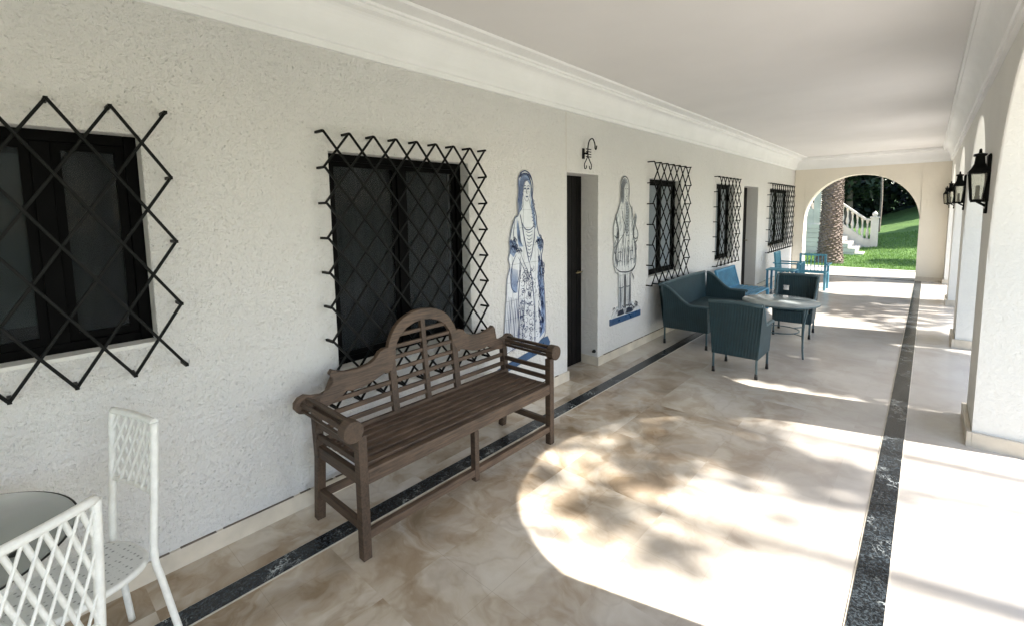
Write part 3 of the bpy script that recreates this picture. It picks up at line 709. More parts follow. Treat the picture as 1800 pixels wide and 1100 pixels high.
fg.poly('ink', [(-.22, .0), (-.21, .035), (-.16, .055), (-.08, .05), (-.065, .0)], .0131); fg.poly('ink', [(-.02, .0), (-.015, .05), (.05, .055), (.13, .035), (.14, .0)], .0131)
for k in range(26):
    y = rnd.uniform(-.28, .18); z = rnd.uniform(.52, .78); fg.line('ink', [(y, z), (y + .006, z + .07), (y - .004, z + .13)], rnd.uniform(.005, .010))
for k in range(16):
    y = rnd.uniform(-.26, .12); z = rnd.uniform(.80, 1.12); fg.line('wash', [(y, z), (y + .02, z + .05), (y + .01, z + .10)], rnd.uniform(.010, .022), .0130)
for k in range(9): fg.line('wash', [(-.29 + k * .055, .55), (-.27 + k * .05, .66), (-.26 + k * .045, .76)], .018, .0130)
for k in range(9): fg.line('ink', [(.015, .52 + k * .06), (.03, .525 + k * .06)], .012)
fg.line('ink', [(.09, .46), (.15, .40), (.16, .36)], .014)
for y, wd in ((-.165, .012), (-.12, .006), (-.075, .014), (-.03, .012), (.01, .006), (.055, .014)): fg.line('ink', [(y, .06), (y + .006, .28), (y - .004, .46)], wd)
for k in range(26):
    y = rnd.uniform(-.30, .26); z = rnd.uniform(.0, .075); fg.line('ink', [(y - .02, z), (y, z + .03), (y + .022, z + .005)], rnd.uniform(.006, .012), .0135)
fg.done({'ink': ('grey_linework', 'ink_grey'), 'wash': ('shading_strokes', 'wash_grey')})
bm = B(); prism(bm, [(-.36, -.02), (-.30, .05), (-.22, .10), (-.18, .06), (.08, .08), (.13, .11), (.22, .06), (.34, .0), (.34, -.02)], lambda u, v: (0, u, v), lambda u, v: (.0115, u, v)); obj('ground_tile', bm, 'tile_grey', G)
bm = B(); prism(bm, [(-.375, -.09), (-.375, -.015), (.345, -.02), (.345, -.09)], lambda u, v: (0, u, v), lambda u, v: (.014, u, v)); obj('base', bm, 'base_blue', G, bevel=.002)

# ------------------------------------------------------------------ lanterns
def lantern(label):
    r = thing('wall_lantern', label, 'lantern', (XR, 4.7, 1.80), 0, 'black lanterns on the arcade pillars')
    bm = B(); box(bm, -.020, 0, -.062, .062, -.13, .19); box(bm, -.012, 0, -.032, .032, -.205, .20); box(bm, -.018, 0, -.02, .02, -.215, -.18); obj('backplate', bm, 'iron', r, bevel=.003)
    cx = -.056; KX = .66
    def sq(h, z): return [(cx - h * KX, -h, z), (cx + h * KX, -h, z), (cx + h * KX, h, z), (cx - h * KX, h, z)]
    bm = B(); pr = [(.082, .07), (.084, .080), (.060, .105), (.042, .135), (.034, .185), (.050, .190), (.050, .200), (.014, .208), (.010, .235), (.0, .24)]
    rows = [[bm.verts.new(q) for q in sq(max(h, .002), z)] for h, z in pr]
    for a, b in zip(rows, rows[1:]):
        for k in range(4): bm.faces.new([a[k], a[(k + 1) % 4], b[(k + 1) % 4], b[k]])
    bm.faces.new(rows[0][::-1]); bm.faces.new(rows[-1]); obj('roof', bm, 'iron', r)
    bm = B()
    T = sq(.072, .07); L_ = sq(.046, -.12)
    for k in range(4):
        bar(bm, T[k], L_[k], .009, .009); bar(bm, L_[k], L_[(k + 1) % 4], .010, .010)
        bar(bm, T[k], T[(k + 1) % 4], .009, .009)
    box(bm, cx - .032, -.012, -.05, .05, -.135, -.122); obj('cage', bm, 'iron', r)
    T = sq(.069, .067); L_ = sq(.044, -.119)
    for k in range(4):
        bm = B(); a, b, c, d = [Vector(q) for q in (L_[k], L_[(k + 1) % 4], T[(k + 1) % 4], T[k])]
        n = (b - a).cross(d - a).normalized() * .0015
        hexa(bm, [a - n, b - n, c - n, d - n, a + n, b + n, c + n, d + n]); obj('pane', bm, 'lantern_glass', r)
    bm = B(); lathe(bm, [(.014, -.122), (.014, -.09), (.011, -.088), (.011, -.02), (.0, -.015)], (cx, 0, 0), 12); obj('candle', bm, 'plastic', r)
    bm = B(); bar(bm, (cx, 0, -.13), (-.006, 0, -.165), .016, .016); obj('arm', bm, 'iron', r)
    return r
la = lantern('black four-sided lantern on the nearest pillar, the largest of the lanterns')
for y, lb in ((7.7, 'black lantern on the second pillar from the viewer'), (10.7, 'small black lantern on the third pillar from the viewer'), (13.36, 'tiny lantern nearest the garden arch, the last of the row')):
    c = copy_tree(la); c.location = (XR, y, 1.80); c['label'] = lb

# ------------------------------------------------------------------ wooden bench
b = thing('garden_bench', 'dark brown wooden bench with an arched scrolled back, against the wall under the window', 'bench', (-2.40, 1.815, 0))
# local: x = depth (0 back .. .47 front), y along the length, z up
HW = .735; XF = .465; XB = .045
def bx(x): return -.02 - .04 * 0 + x
def back_x(z): return .045 - .10 * max(0, (z - .40))          # raked back plane
rail_top = [(0, 1.036), (.06, 1.031), (.12, 1.016), (.17, .992), (.21, .96), (.24, .92), (.262, .88), (.272, .848), (.30, .848), (.335, .835), (.36, .805), (.40, .785), (.47, .775), (.55, .778), (.60, .792), (.632, .808), (.648, .785), (.63, .765), (.632, .735), (.655, .705), (.70, .693), (.75, .700), (.79, .715), (.822, .708), (.845, .685), (.848, .655), (.83, .628), (.80, .62)]
rail_bot = [(.755, .622), (.70, .618), (.64, .628), (.585, .652), (.56, .672), (.53, .662), (.46, .662), (.40, .675), (.355, .690), (.31, .705), (.262, .708)]
inner = [(.240, .76), (.226, .785), (.222, .82), (.208, .860), (.178, .902), (.13, .937), (.065, .960), (0, .967)]
half = rail_top + rail_bot + inner
bm = B()
def bp(u, z, s): x = back_x(z) + (.017 if s else -.017); return (x, u, z)
# build left & right halves as strips between the top outline and the lower outline
full = half + [(-u, z) for u, z in half[::-1][1:-1]]
prism(bm, full, lambda u, z: bp(u, z, 0), lambda u, z: bp(u, z, 1))
bmesh.ops.triangulate(bm, faces=[f for f in bm.faces if len(f.verts) > 4])
obj('crest_rail', bm, 'teak_y', b, bevel=.004)
for u in (-.25, 0, .25):
    bm = B(); zt = .985 if u == 0 else .775
    bar(bm, (back_x(.40), u, .40), (back_x(zt), u, zt), .045 if u else .034, .028, (1, 0, 0)); obj('back_post', bm, 'teak', b, bevel=.003)
for z, u0 in ((.505, HW), (.570, HW), (.635, HW)):
    bm = B(); bar(bm, (back_x(z) - .002, -u0, z), (back_x(z) - .002, u0, z), .020, .026); obj('back_slat', bm, 'teak_y', b, bevel=.003)
for z, u0 in ((.705, .30), (.775, .26), (.840, .232), (.905, .195)):
    bm = B(); bar(bm, (back_x(z) - .002, -u0, z), (back_x(z) - .002, u0, z), .018, .024); obj('back_slat', bm, 'teak_y', b, bevel=.003)
bm = B(); bar(bm, (back_x(.43), -HW, .435), (back_x(.43), HW, .435), .026, .05); obj('rear_rail', bm, 'teak_y', b, bevel=.003)
for k in range(6):
    x = .080 + k * .067
    bm = B(); bar(bm, (x, -HW + .025, .432 + .008 * k / 5), (x, HW - .025, .432 + .008 * k / 5), .041, .022); obj('seat_slat', bm, 'teak_y', b, bevel=.004)
bm = B(); bar(bm, (XF, -HW + .022, .405), (XF, HW - .022, .408), .040, .072); obj('front_rail', bm, 'teak_y', b, bevel=.006)
for s in (-1, 1):
    u = s * HW
    bm = B(); bar(bm, (XF, u, 0.0), (XF, u, .62), .046, .046, (0, 1, 0)); obj('leg', bm, 'teak', b, bevel=.004)
    bm = B(); bar(bm, (.0, u, 0.0), (.04, u, .36), .044, .046, (0, 1, 0)); bar(bm, (.04, u, .35), (back_x(.68), u, .68), .044, .044, (0, 1, 0)); obj('leg', bm, 'teak', b, bevel=.004)
    bm = B(); bar(bm, (.03, u, .16), (XF - .02, u, .16), .030, .042); obj('stretcher', bm, 'teak', b, bevel=.003)
    bm = B(); bar(bm, (.05, u, .40), (XF - .02, u, .40), .030, .06); obj('side_rail', bm, 'teak', b, bevel=.003)
    ua = u + s * .045
    bm = B()
    prism(bm, arc(ua, .655, .052, 0, 359, 26)[:-1], lambda p, q: (XF - .03, p, q), lambda p, q: (XF + .03, p, q)); obj('arm_scroll', bm, 'teak', b, bevel=.005)
    bm = B(); prism(bm, arc(ua + s * .01, .660, .040, 0, 359, 20)[:-1], lambda p, q: (.0, p, q), lambda p, q: (.035, p, q)); obj('arm_scroll', bm, 'teak', b, bevel=.004)
    for k in range(5):
        a = R(90 + 62 * (k - 2)) if s > 0 else R(90 - 62 * (k - 2))
        rr = .036; yy = ua + rr * math.cos(a); zz = .655 + rr * math.sin(a)
        bm = B(); bar(bm, (.02, yy, zz + .004), (XF - .02, yy, zz), .021, .013, (0, math.cos(a), math.sin(a))); obj('arm_slat', bm, 'teak', b, bevel=.003)
    for z in (.48, .545):
        bm = B(); bar(bm, (.03, u - s * .0, z), (XF - .02, u, z), .020, .030); obj('arm_slat', bm, 'teak', b, bevel=.003)
bm = B(); bar(bm, (XF, 0, .06), (XF, 0, .37), .040, .034, (0, 1, 0)); obj('leg', bm, 'teak', b, bevel=.003)
bm = B(); bar(bm, (XF, -HW + .022, .115), (XF, HW - .022, .115), .034, .042); obj('stretcher', bm, 'teak_y', b, bevel=.003)
bm = B(); bar(bm, (.018, -HW + .022, .14), (.018, HW - .022, .14), .030, .040); obj('stretcher', bm, 'teak_y', b, bevel=.003)

# ------------------------------------------------------------------ wicker furniture
def shell(root, W, D, zb, zback, zarm, flare, arm_tip=.05, curve=1.5, hole=False):
    """tub seat: back at y=-D/2, open front at y=+D/2, arms sweeping down. W wide (x)."""
    t = .022
    def top(s):                 # s 0 at back .. 1 at the arm front
        q = min(1, s * curve); q = q * q * (3 - 2 * q)
        return zback + (zarm - zback) * q
    for sx in (-1, 1):
        bm = B(); n = 14; rings = []
        for i in range(n + 1):
            s = i / n; y = -D / 2 + D * s; zt = top(s)
            fl = flare * (zt - zb) / (zback - zb)
            xo = sx * (W / 2); xt = sx * (W / 2 + fl)
            ring = [(xo, y, zb), (xt, y, zt), (xt - sx * t, y, zt), (xo - sx * t, y, zb)]
            rings.append([bm.verts.new(q) for q in ring])
        for a, c in zip(rings, rings[1:]):
            for k in range(4): bm.faces.new([a[k], a[(k + 1) % 4], c[(k + 1) % 4], c[k]])
        bm.faces.new(rings[0]); bm.faces.new(rings[-1][::-1]); obj('side_panel', bm, 'wicker', root)
        bm = B(); pts = []
        for i in range(n + 1):
            s = i / n; zt = top(s); fl = flare * (zt - zb) / (zback - zb); pts.append((sx * (W / 2 + fl - t / 2), -D / 2 + D * s, zt))
        x, y, z = pts[-1]; pts += [(x, y + arm_tip * .6, z - .002), (x, y + arm_tip, z - .012)]
        tube(bm, pts, .017, 8); obj('arm_rim', bm, 'wicker_leg', root, smooth=True)
    bm = B(); yb = -D / 2
    fl = flare
    nx_, nz_ = 14, 8; tilt = .05
    def bpnt(i, j, o):
        s = i / nx_ * 2 - 1; q = j / nz_; z = zb + (zback - zb) * q
        return (s * (W / 2 + fl * q), yb - tilt * q + o, z + (.012 * (1 - s * s) if j == nz_ else 0))
    skip = {(10, 5), (11, 5)} if hole else set()
    for o, rev in ((0, 0), (t, 1)):
        vv = [[bm.verts.new(bpnt(i, j, o)) for j in range(nz_ + 1)] for i in range(nx_ + 1)]
        for i in range(nx_):
            for j in range(nz_):
                if (i, j) in skip: continue
                bm.faces.new([vv[i][j], vv[i + 1][j], vv[i + 1][j + 1], vv[i][j + 1]])
        if not rev: v0 = vv
    for i in range(nx_):
        bm.faces.new([v0[i][nz_], v0[i + 1][nz_], vv[i + 1][nz_], vv[i][nz_]]); bm.faces.new([v0[i][0], v0[i + 1][0], vv[i + 1][0], vv[i][0]])
    obj('backrest', bm, 'wicker', root, label='backrest with a torn gap in the weave' if hole else None)
    bm = B(); tube(bm, [(-W / 2 - fl, yb - tilt + t / 2, zback)] + [(W * (i / 8 - .5) * 1.0, yb - tilt + t / 2, zback + .012 * (1 - (2 * i / 8 - 1) ** 2)) for i in range(1, 8)] + [(W / 2 + fl, yb - tilt + t / 2, zback)], .019, 8); obj('top_rim', bm, 'wicker_leg', root, smooth=True)
    zs = zb + .14
    bm = B(); box(bm, -W / 2 + t, W / 2 - t, -D / 2 + .005, D / 2 - .004, zs, zs + .035); obj('seat', bm, 'wicker', root, bevel=.012)
    bm = B(); box(bm, -W / 2 + .003, W / 2 - .003, D / 2 - .02, D / 2 + .004, zb, zs - .002); obj('front_panel', bm, 'wicker', root)
    for sx in (-1, 1):
        for sy in (-1, 1):
            x, y = sx * (W / 2 - .015), sy * (D / 2 - .012)
            bm = B(); tube(bm, [(x, y, .03), (x, y, zb + .10)], .011, 10); lg = obj('leg', bm, 'wicker_leg', root)
            bm = B(); tube(bm, [(x, y, 0), (x, y, .055)], [.016, .012], 10); obj('rubber_foot', bm, 'rubber', lg)
s = thing('wicker_sofa', 'dark teal wicker sofa with sweeping arms, against the wall under the second window', 'sofa', (-2.12, 6.21, 0), R(-90))
shell(s, 1.46, .53, .20, .725, .505, .04, .03, 1.5)
c1 = thing('wicker_armchair', 'dark teal wicker armchair seen from behind, in front of the round glass table', 'armchair', (-1.365, 5.03, 0), R(0), 'teal wicker armchairs around the round table')
shell(c1, .43, .43, .195, .725, .50, .03, .07, 1.9)
c2 = thing('wicker_armchair', 'dark teal wicker armchair with a torn backrest, facing the viewer beyond the round table', 'armchair', (-1.255, 6.96, 0), R(183), 'teal wicker armchairs around the round table')
shell(c2, .43, .42, .185, .735, .47, .03, .03, 1.8, True)

# round table
rt = thing('round_table', 'round glass-topped metal table between the teal wicker armchairs', 'table', (-1.225, 6.0, 0))
bm = B(); lathe(bm, [(.0, .577), (.388, .577), (.392, .580), (.392, .584), (.388, .587), (.0, .587)], seg=64); obj('glass_top', bm, 'glass_round', rt)
bm = B(); tube(bm, [(.385 * math.cos(2 * PI * k / 48), .385 * math.sin(2 * PI * k / 48), .569) for k in range(49)], .007, 8, False); obj('rim', bm, 'wicker_leg', rt)
bm = B(); tube(bm, [(.20 * math.cos(2 * PI * k / 32), .20 * math.sin(2 * PI * k / 32), .25) for k in range(33)], .006, 6, False)
for k in range(4):
    a = R(-35 + 90 * k); tube(bm, [(.20 * math.cos(a), .20 * math.sin(a), .25), (.335 * math.cos(a), .335 * math.sin(a), .25)], .006, 6)
obj('stretcher_ring', bm, 'wicker_leg', rt)
for k in range(4):
    a = R(-35 + 90 * k); ca, sa = math.cos(a), math.sin(a)
    bm = B(); tube(bm, smooth_pts([(.375 * ca, .375 * sa, .56), (.34 * ca, .34 * sa, .40), (.33 * ca, .33 * sa, .15), (.345 * ca, .345 * sa, 0)], 4), .010, 8); obj('leg', bm, 'wicker_leg', rt)

# ------------------------------------------------------------------ light blue slatted wooden seats
def slat_chair(root, W, D, zs, zt, arms=True, mat='blue', rake=.18, gap=.055, fill=.62):
    """back at y=-D/2, faces +y"""
    for sx in (-1, 1):
        bm = B(); bar(bm, (sx * (W / 2 - .02), D / 2 - .03, 0), (sx * (W / 2 - .02), D / 2 - .03, (zs + .17) if arms else zs), .04, .04, (0, 1, 0)); obj('leg', bm, mat, root, bevel=.003)
        bm = B(); bar(bm, (sx * (W / 2 - .02), -D / 2 + .03, 0), (sx * (W / 2 - .02), -D / 2 + .03, zs), .04, .04, (0, 1, 0)); bar(bm, (sx * (W / 2 - .02), -D / 2 + .03, zs - .01), (sx * (W / 2 - .02), -D / 2 + .03 - rake * (zt - zs) * 2, zt), .04, .035, (0, 1, 0)); obj('leg', bm, mat, root, bevel=.003)
        if arms:
            bm = B(); box(bm, sx * W / 2 - .035, sx * W / 2 + .035, -D / 2 - .03, D / 2 + .02, zs + .172, zs + .195); obj('armrest', bm, mat, root, bevel=.004)
    n = max(3, int(D / .075))
    for k in range(n):
        y = -D / 2 + .03 + (D - .04) * (k + .5) / n
        bm = B(); box(bm, -W / 2 + .002, W / 2 - .002, y - .03, y + .03, zs + .002, zs + .022); obj('seat_slat', bm, mat, root, bevel=.003)
    n = int((W - .08) / gap)
    for k in range(n):
        x = -W / 2 + .045 + (W - .09) * (k + .5) / n
        f = lambda z: -D / 2 + .03 - rake * (z - zs) * 2
        bm = B(); bar(bm, (x, f(zs + .03), zs + .03), (x, f(zt - .03), zt - .03), gap * fill, .014, (0, 1, 0)); obj('back_slat', bm, mat, root)
    for z in (zs + .03, zt - .015):
        bm = B(); y = -D / 2 + .03 - rake * (z - zs) * 2; bar(bm, (-W / 2 + .03, y - .0, z), (W / 2 - .03, y, z), .022, .04); obj('back_rail', bm, mat, root, bevel=.003)
s1 = thing('slatted_bench', 'bright blue slatted wooden bench against the wall, just behind the wicker sofa', 'bench', (-2.13, 7.98, 0), R(-90))
slat_chair(s1, .95, .50, .33, .68, False, 'bluedark', .14, .045)
s2 = thing('wooden_chair', 'light blue wooden chair with its back against the wall under the last grille', 'chair', (-2.10, 10.95, 0), R(-90), 'light blue wooden chairs near the arch')
slat_chair(s2, .44, .44, .33, .73, True, 'blue', .05, .052)
s3 = thing('wooden_chair', 'light blue slatted wooden chair seen from behind, closest to the garden arch', 'chair', (-1.68, 11.08, 0), R(0), 'light blue wooden chairs near the arch')
slat_chair(s3, .46, .42, .33, .72, True, 'blue', .02, .062, .2)
tb = thing('side_table', 'small blue-green table beside the light blue chair by the wall', 'table', (-2.11, 10.36, 0))
bm = B()
for k in range(6): box(bm, -.245, .245, -.20 + k * .067, -.20 + k * .067 + .060, .42, .44)
obj('table_top', bm, 'blue', tb, bevel=.003)
for sx in (-1, 1):
    for sy in (-1, 1):
        bm = B(); box(bm, sx * .215 - .018, sx * .215 + .018, sy * .17 - .018, sy * .17 + .018, 0, .419); obj('leg', bm, 'bluedark', tb)

# ------------------------------------------------------------------ white lattice chairs + glass table
def lattice_chair(root, W, D, zs, zt, zl, curve=.035, nx_=5, rl=.005):
    """back at y=-D/2 facing +y; curved diamond back"""
    def bpos(u, z):      # u -1..1
        return Vector((u * W / 2, -D / 2 - .04 * max(0, z - zs) / (zt - zs) - curve * (1 - u * u), z))
    for sx in (-1, 1):
        bm = B()
        tube(bm, smooth_pts([bpos(sx, zt), bpos(sx, (zt + zs) / 2), bpos(sx, zs + .02), (sx * (W / 2 + .012), -D / 2 - .015, zs * .75), (sx * (W / 2 + .05), -D / 2 - .055, .01)], 5), [.0128] * 11 + [.0118] * 10, 10); obj('leg', bm, 'white_iron', root)
        bm = B(); tube(bm, smooth_pts([(sx * (W / 2 + .005), D / 2, zs), (sx * (W / 2 + .01), D / 2 + .01, zs * .6), (sx * (W / 2 + .03), D / 2 + .03, .01)], 5), .012, 10); obj('leg', bm, 'white_iron', root)
    bm = B(); tube(bm, [bpos(u / 8, zt) for u in range(-8, 9)], .013, 10); obj('top_rail', bm, 'white_iron', root)
    bm = B(); tube(bm, [bpos(u / 8, zl) for u in range(-8, 9)], .009, 8); obj('lower_rail', bm, 'white_iron', root)
    bm = B(); dz = zt - zl; rows = 3
    step = 2.0 / nx_
    for sg in (-1, 1):
        for i in range(-nx_ * 2, nx_ * 2 + 1):
            u0 = -1 + i * step; pts = []
            for k in range(25):
                q = k / 24; u = u0 + sg * step * rows * q
                if -1.0001 <= u <= 1.0001: pts.append(bpos(u, zt - dz * q) + Vector((0, .003 * sg, 0)))
            if len(pts) > 1: tube(bm, pts, rl * (1.35 if sg > 0 else .85), 6)
    obj('lattice', bm, 'white_iron', root)
    bm = B(); pts = []
    for k in range(40):
        a = 2 * PI * k / 40; ex = .72
        c, s_ = math.cos(a), math.sin(a)
        pts.append(((W / 2 + .012) * math.copysign(abs(c) ** ex, c), (D / 2 + .01) * math.copysign(abs(s_) ** ex, s_)))
    prism(bm, pts, lambda u, v: (u, v, zs - .012), lambda u, v: (u, v, zs)); obj('seat', bm, 'white_weave', root, bevel=.004)
    bm = B(); tube(bm, [(p[0], p[1], zs - .012) for p in pts + pts[:1]], .013, 8, False); obj('seat_rim', bm, 'white_iron', root)
A = Vector((-2.285, .219)); Bp = Vector((-2.022, .300)); mid = (A + Bp) / 2; ang = math.atan2((Bp - A).y, (Bp - A).x)
fwd = Vector((math.sin(ang), -math.cos(ang)))        # seat goes this way from the back
ch = thing('lattice_chair', 'white lattice-backed metal chair by the wall, beyond the glass table', 'chair', (mid.x + fwd.x * .17, mid.y + fwd.y * .17, 0), ang + PI, 'white lattice chairs around the glass table')
lattice_chair(ch, .272, .34, .42, .915, .655, .010, 6, .0048)
A2 = Vector((-1.60, .137)); dirn = Vector((.095, -.19)).normalized(); Bq = A2 + dirn * .32; mid = (A2 + Bq) / 2
ang = math.atan2((Bq - A2).y, (Bq - A2).x)
nrm = Vector((math.sin(ang), -math.cos(ang)))
if nrm.x > 0: nrm = -nrm
A2o = 0
cn = thing('lattice_chair', 'white lattice-backed metal chair cut off by the left corner of the photo, nearest the viewer', 'chair', (mid.x + nrm.x * .218, mid.y + nrm.y * .218, 0), math.atan2(nrm.y, nrm.x) - PI / 2, 'white lattice chairs around the glass table')
lattice_chair(cn, .32, .32, .42, .905, .54, .010, 8, .0052)
gt = thing('glass_table', 'round table with a greenish glass top between the white lattice chairs', 'table', (-2.05, -.24, 0))
bm = B(); lathe(bm, [(0, .692), (.352, .692), (.357, .696), (.352, .702), (0, .702)], seg=72); obj('glass_top', bm, 'glass_top', gt)
bm = B(); tube(bm, [(.3585 * math.cos(2 * PI * k / 72), .3585 * math.sin(2 * PI * k / 72), .6965) for k in range(73)], .0032, 6, False); obj('glass_edge', bm, 'rubber', gt)
bm = B(); tube(bm, [(.30 * math.cos(2 * PI * k / 48), .30 * math.sin(2 * PI * k / 48), .678) for k in range(49)], .010, 8, False); obj('top_ring', bm, 'white_iron', gt)
for k in range(4):
    a = R(52 + 90 * k); ca, sa = math.cos(a), math.sin(a)
    bm = B(); tube(bm, smooth_pts([(.27 * ca, .27 * sa, .68), (.16 * ca, .16 * sa, .45), (.14 * ca, .14 * sa, .25), (.27 * ca, .27 * sa, .01)], 6), .012, 8); obj('leg', bm, 'white_iron', gt)
    bm = B(); lathe(bm, [(.014, .7025), (.014, .705), (0, .706)], (.27 * ca, .27 * sa, 0), 14); obj('fixing_disc', bm, 'rubber', gt)

# ------------------------------------------------------------------ garden
def leaf_crown(n, rx_, ry_, rz_, size, seed, clumps=26, gap=.0):
    r = random.Random(seed); bm = B()
    cs = []
    for i in range(clumps):
        d = Vector((r.gauss(0, 1), r.gauss(0, 1), r.gauss(0, 1))).normalized() * (r.random() ** .45) * .82
        cs.append((Vector((d.x * rx_, d.y * ry_, d.z * rz_)), r.uniform(.22, .42) * min(rx_, ry_, rz_)))
    for i in range(n):
        c, cr = cs[r.randrange(clumps)]
        d = Vector((r.gauss(0, 1), r.gauss(0, 1), r.gauss(0, .8))).normalized() * cr * r.random() ** .4
        p = c + d; s = size * r.uniform(.6, 1.3)
        u = Vector((r.gauss(0, 1), r.gauss(0, 1), r.gauss(0, .6))).normalized(); v = u.orthogonal().normalized(); v = (v * math.cos(i) + u.cross(v) * math.sin(i))
        a, b_, c_, d_ = p - u * s, p + v * s * .45, p + u * s, p - v * s * .45
        bm.faces.new([bm.verts.new(q) for q in (a, b_, c_, d_)])
    return bm, cs
def tree(label, x, y, h, rx_, ry_, rz_, n, size, seed, mat='leaf', group='trees in the garden', tr=.16, clumps=26, lean=0):
    z = gz(x, y) if y > 14.5 or abs(x) > 5 else 0
    root = thing('garden_tree', label, 'tree', (x, y, z), 0, group)
    bm, cs = leaf_crown(n, rx_, ry_, rz_, size, seed, clumps)
    o = obj('crown', bm, mat, root, loc=(lean, 0, h), clean=False)
    bm = B(); r = random.Random(seed)
    tube(bm, smooth_pts([(0, 0, -.1), (lean * .3 + .05, .03, h * .35), (lean * .7, -.04, h * .7), (lean, 0, h)], 4), [tr * (1 - .055 * i) for i in range(13)], 10)
    for c, cr in cs[:12]:
        e = c + Vector((lean, 0, h)); s_ = Vector((lean * .7, 0, h * .62)); tube(bm, smooth_pts([s_, (s_ + e) / 2 + Vector((0, 0, -.15)), e], 3), [tr * .4, tr * .35, tr * .3, tr * .25, tr * .2, tr * .12, tr * .06], 6)
    obj('trunk', bm, 'bark', root, smooth=True)
    return root
# shade trees to the right of the arcade
tree('dense broad tree outside the arcade beyond the second arch', 5.95, 7.65, 6.1, 1.35, 1.45, 1.3, 5200, .16, 3, 'leaf', clumps=30)
tree('unseen dense round tree added outside the arcade to block sun, level with the viewer', 5.8, 1.4, 5.6, 1.5, 1.9, 1.5, 5200, .17, 4, 'leaf', clumps=30)  # unseen tree, added to keep sun out of the arch beside the camera
tree('thin open tree outside the arcade beyond the nearest arch', 8.4, 5.85, 9.0, 1.1, .95, .8, 760, .11, 5, 'leaf', clumps=20, tr=.05)
tree('thin tall tree outside the arcade left of the open one', 8.1, 4.7, 9.0, 1.0, .9, .7, 110, .12, 16, 'leaf', clumps=16, tr=.04)
tree('spreading tree outside the arcade near its far end', 6.1, 11.5, 6.4, 1.5, 2.3, 1.2, 650, .17, 8, 'leaf', clumps=24)
tree('leafy tree at the right of the sloping lawn', 7.5, 19.5, 6.0, 2.4, 2.8, 1.8, 3600, .20, 9, 'leaf', clumps=34)
tree('tall leafy tree above the lawn bank', 6.5, 25.5, 6.0, 2.6, 2.6, 2.0, 6500, .22, 10, 'leaf', clumps=34)
# background trees seen through the arch
bgt = [(-6.5, 29, 4.2, 3.0, 2.0, 3.2), (-3.2, 30, 4.0, 2.6, 2.0, 3.2), (-.2, 30.5, 4.2, 2.4, 1.8, 3.0), (2.6, 31, 4.4, 2.6, 2.0, 3.2), (5.8, 32, 4.6, 3.0, 2.2, 3.4), (-9.8, 30, 4.4, 3.0, 2.0, 3.4)]
labs = ['dark evergreen behind the balustrade, left of centre in the arch', 'dark evergreen right behind the stair rail', 'dark evergreen in the middle of the garden arch', 'dark evergreen at the right of the garden arch', 'dark evergreen far right behind the lawn bank', 'dark evergreen at the far left of the garden']
for k, (x, y, h, a, b_, c_) in enumerate(bgt):
    tree(labs[k], x, y, h - .6, a, b_, c_, 9000, .17, 20 + k, 'leaf_dark', 'dark evergreens behind the lawn', .2, 40)
bm = B(); r = random.Random(77)
for i in range(46000):
    x = r.uniform(-26, 22); y = r.uniform(33, 36); z = gz(x, y) + r.uniform(0, 8.5); s_ = .28
    u = Vector((r.gauss(0, 1), r.gauss(0, 1), r.gauss(0, .7))).normalized(); v = u.orthogonal().normalized()
    bm.faces.new([bm.verts.new(q) for q in (Vector((x, y, z)) - u * s_, Vector((x, y, z)) + v * s_ * .5, Vector((x, y, z)) + u * s_, Vector((x, y, z)) - v * s_ * .5)])
tag(obj('woodland', bm, 'leaf_dark', clean=False), 'dark mass of woodland closing the garden', 'woodland', kind='stuff')
th = thing('garden_tree', 'slender pale bare-trunked tree behind the end of the balustrade', 'tree', (-1.62, 26.0, gz(-1.62, 26.0)), 0, 'trees in the garden')
bm = B(); tube(bm, smooth_pts([(0, 0, 0), (.03, 0, 1.5), (-.02, 0, 3), (.02, 0, 4.6)], 4), [.05 - .002 * i for i in range(13)], 10); obj('trunk', bm, 'bark', th, smooth=True)
bm, _ = leaf_crown(2500, 1.3, 1.3, 1.2, .15, 41); obj('crown', bm, 'leaf_dark', th, loc=(0, 0, 5), clean=False)
# palm
pm = thing('palm_tree', 'thick palm with a shaggy brown trunk just beyond the garden arch', 'palm', (-2.20, 17.0, gz(-2.2, 17)))
bm = B()
prof = [(.36, 0), (.33, .10), (.30, .25), (.275, .6), (.255, 1.2), (.24, 2.0), (.235, 3.2), (.24, 4.6), (.27, 5.4), (.20, 5.8)]
lathe(bm, prof, seg=28)
r = random.Random(4)
def prad(z):
    for (r0, z0), (r1, z1) in zip(prof, prof[1:]):
        if z0 <= z <= z1: return r0 + (r1 - r0) * (z - z0) / (z1 - z0)
    return .2
i = 0; z = .05
while z < 5.4:
    a = i * 2.399 + r.uniform(-.1, .1); rr = prad(z); c = Vector((rr * math.cos(a), rr * math.sin(a), z)); o_ = Vector((math.cos(a), math.sin(a), 0)); t2 = Vector((-math.sin(a), math.cos(a), 0))
    L1 = r.uniform(.03, .065); wd = r.uniform(.045, .075); hh = r.uniform(.03, .06)
    v = [c - t2 * wd - Vector((0, 0, hh)) - o_ * .02, c + t2 * wd - Vector((0, 0, hh)) - o_ * .02, c + t2 * wd * .7 + o_ * L1 + Vector((0, 0, hh * .4)), c - t2 * wd * .7 + o_ * L1 + Vector((0, 0, hh * .4)), c + Vector((0, 0, hh)) - o_ * .02]
    vb = [bm.verts.new(q) for q in v]
    bm.faces.new([vb[0], vb[1], vb[2], vb[3]]); bm.faces.new([vb[3], vb[2], vb[4]]); bm.faces.new([vb[1], vb[4], vb[2]]); bm.faces.new([vb[0], vb[3], vb[4]])
    i += 1; z += .0052
obj('trunk', bm, 'palm', pm, clean=False)
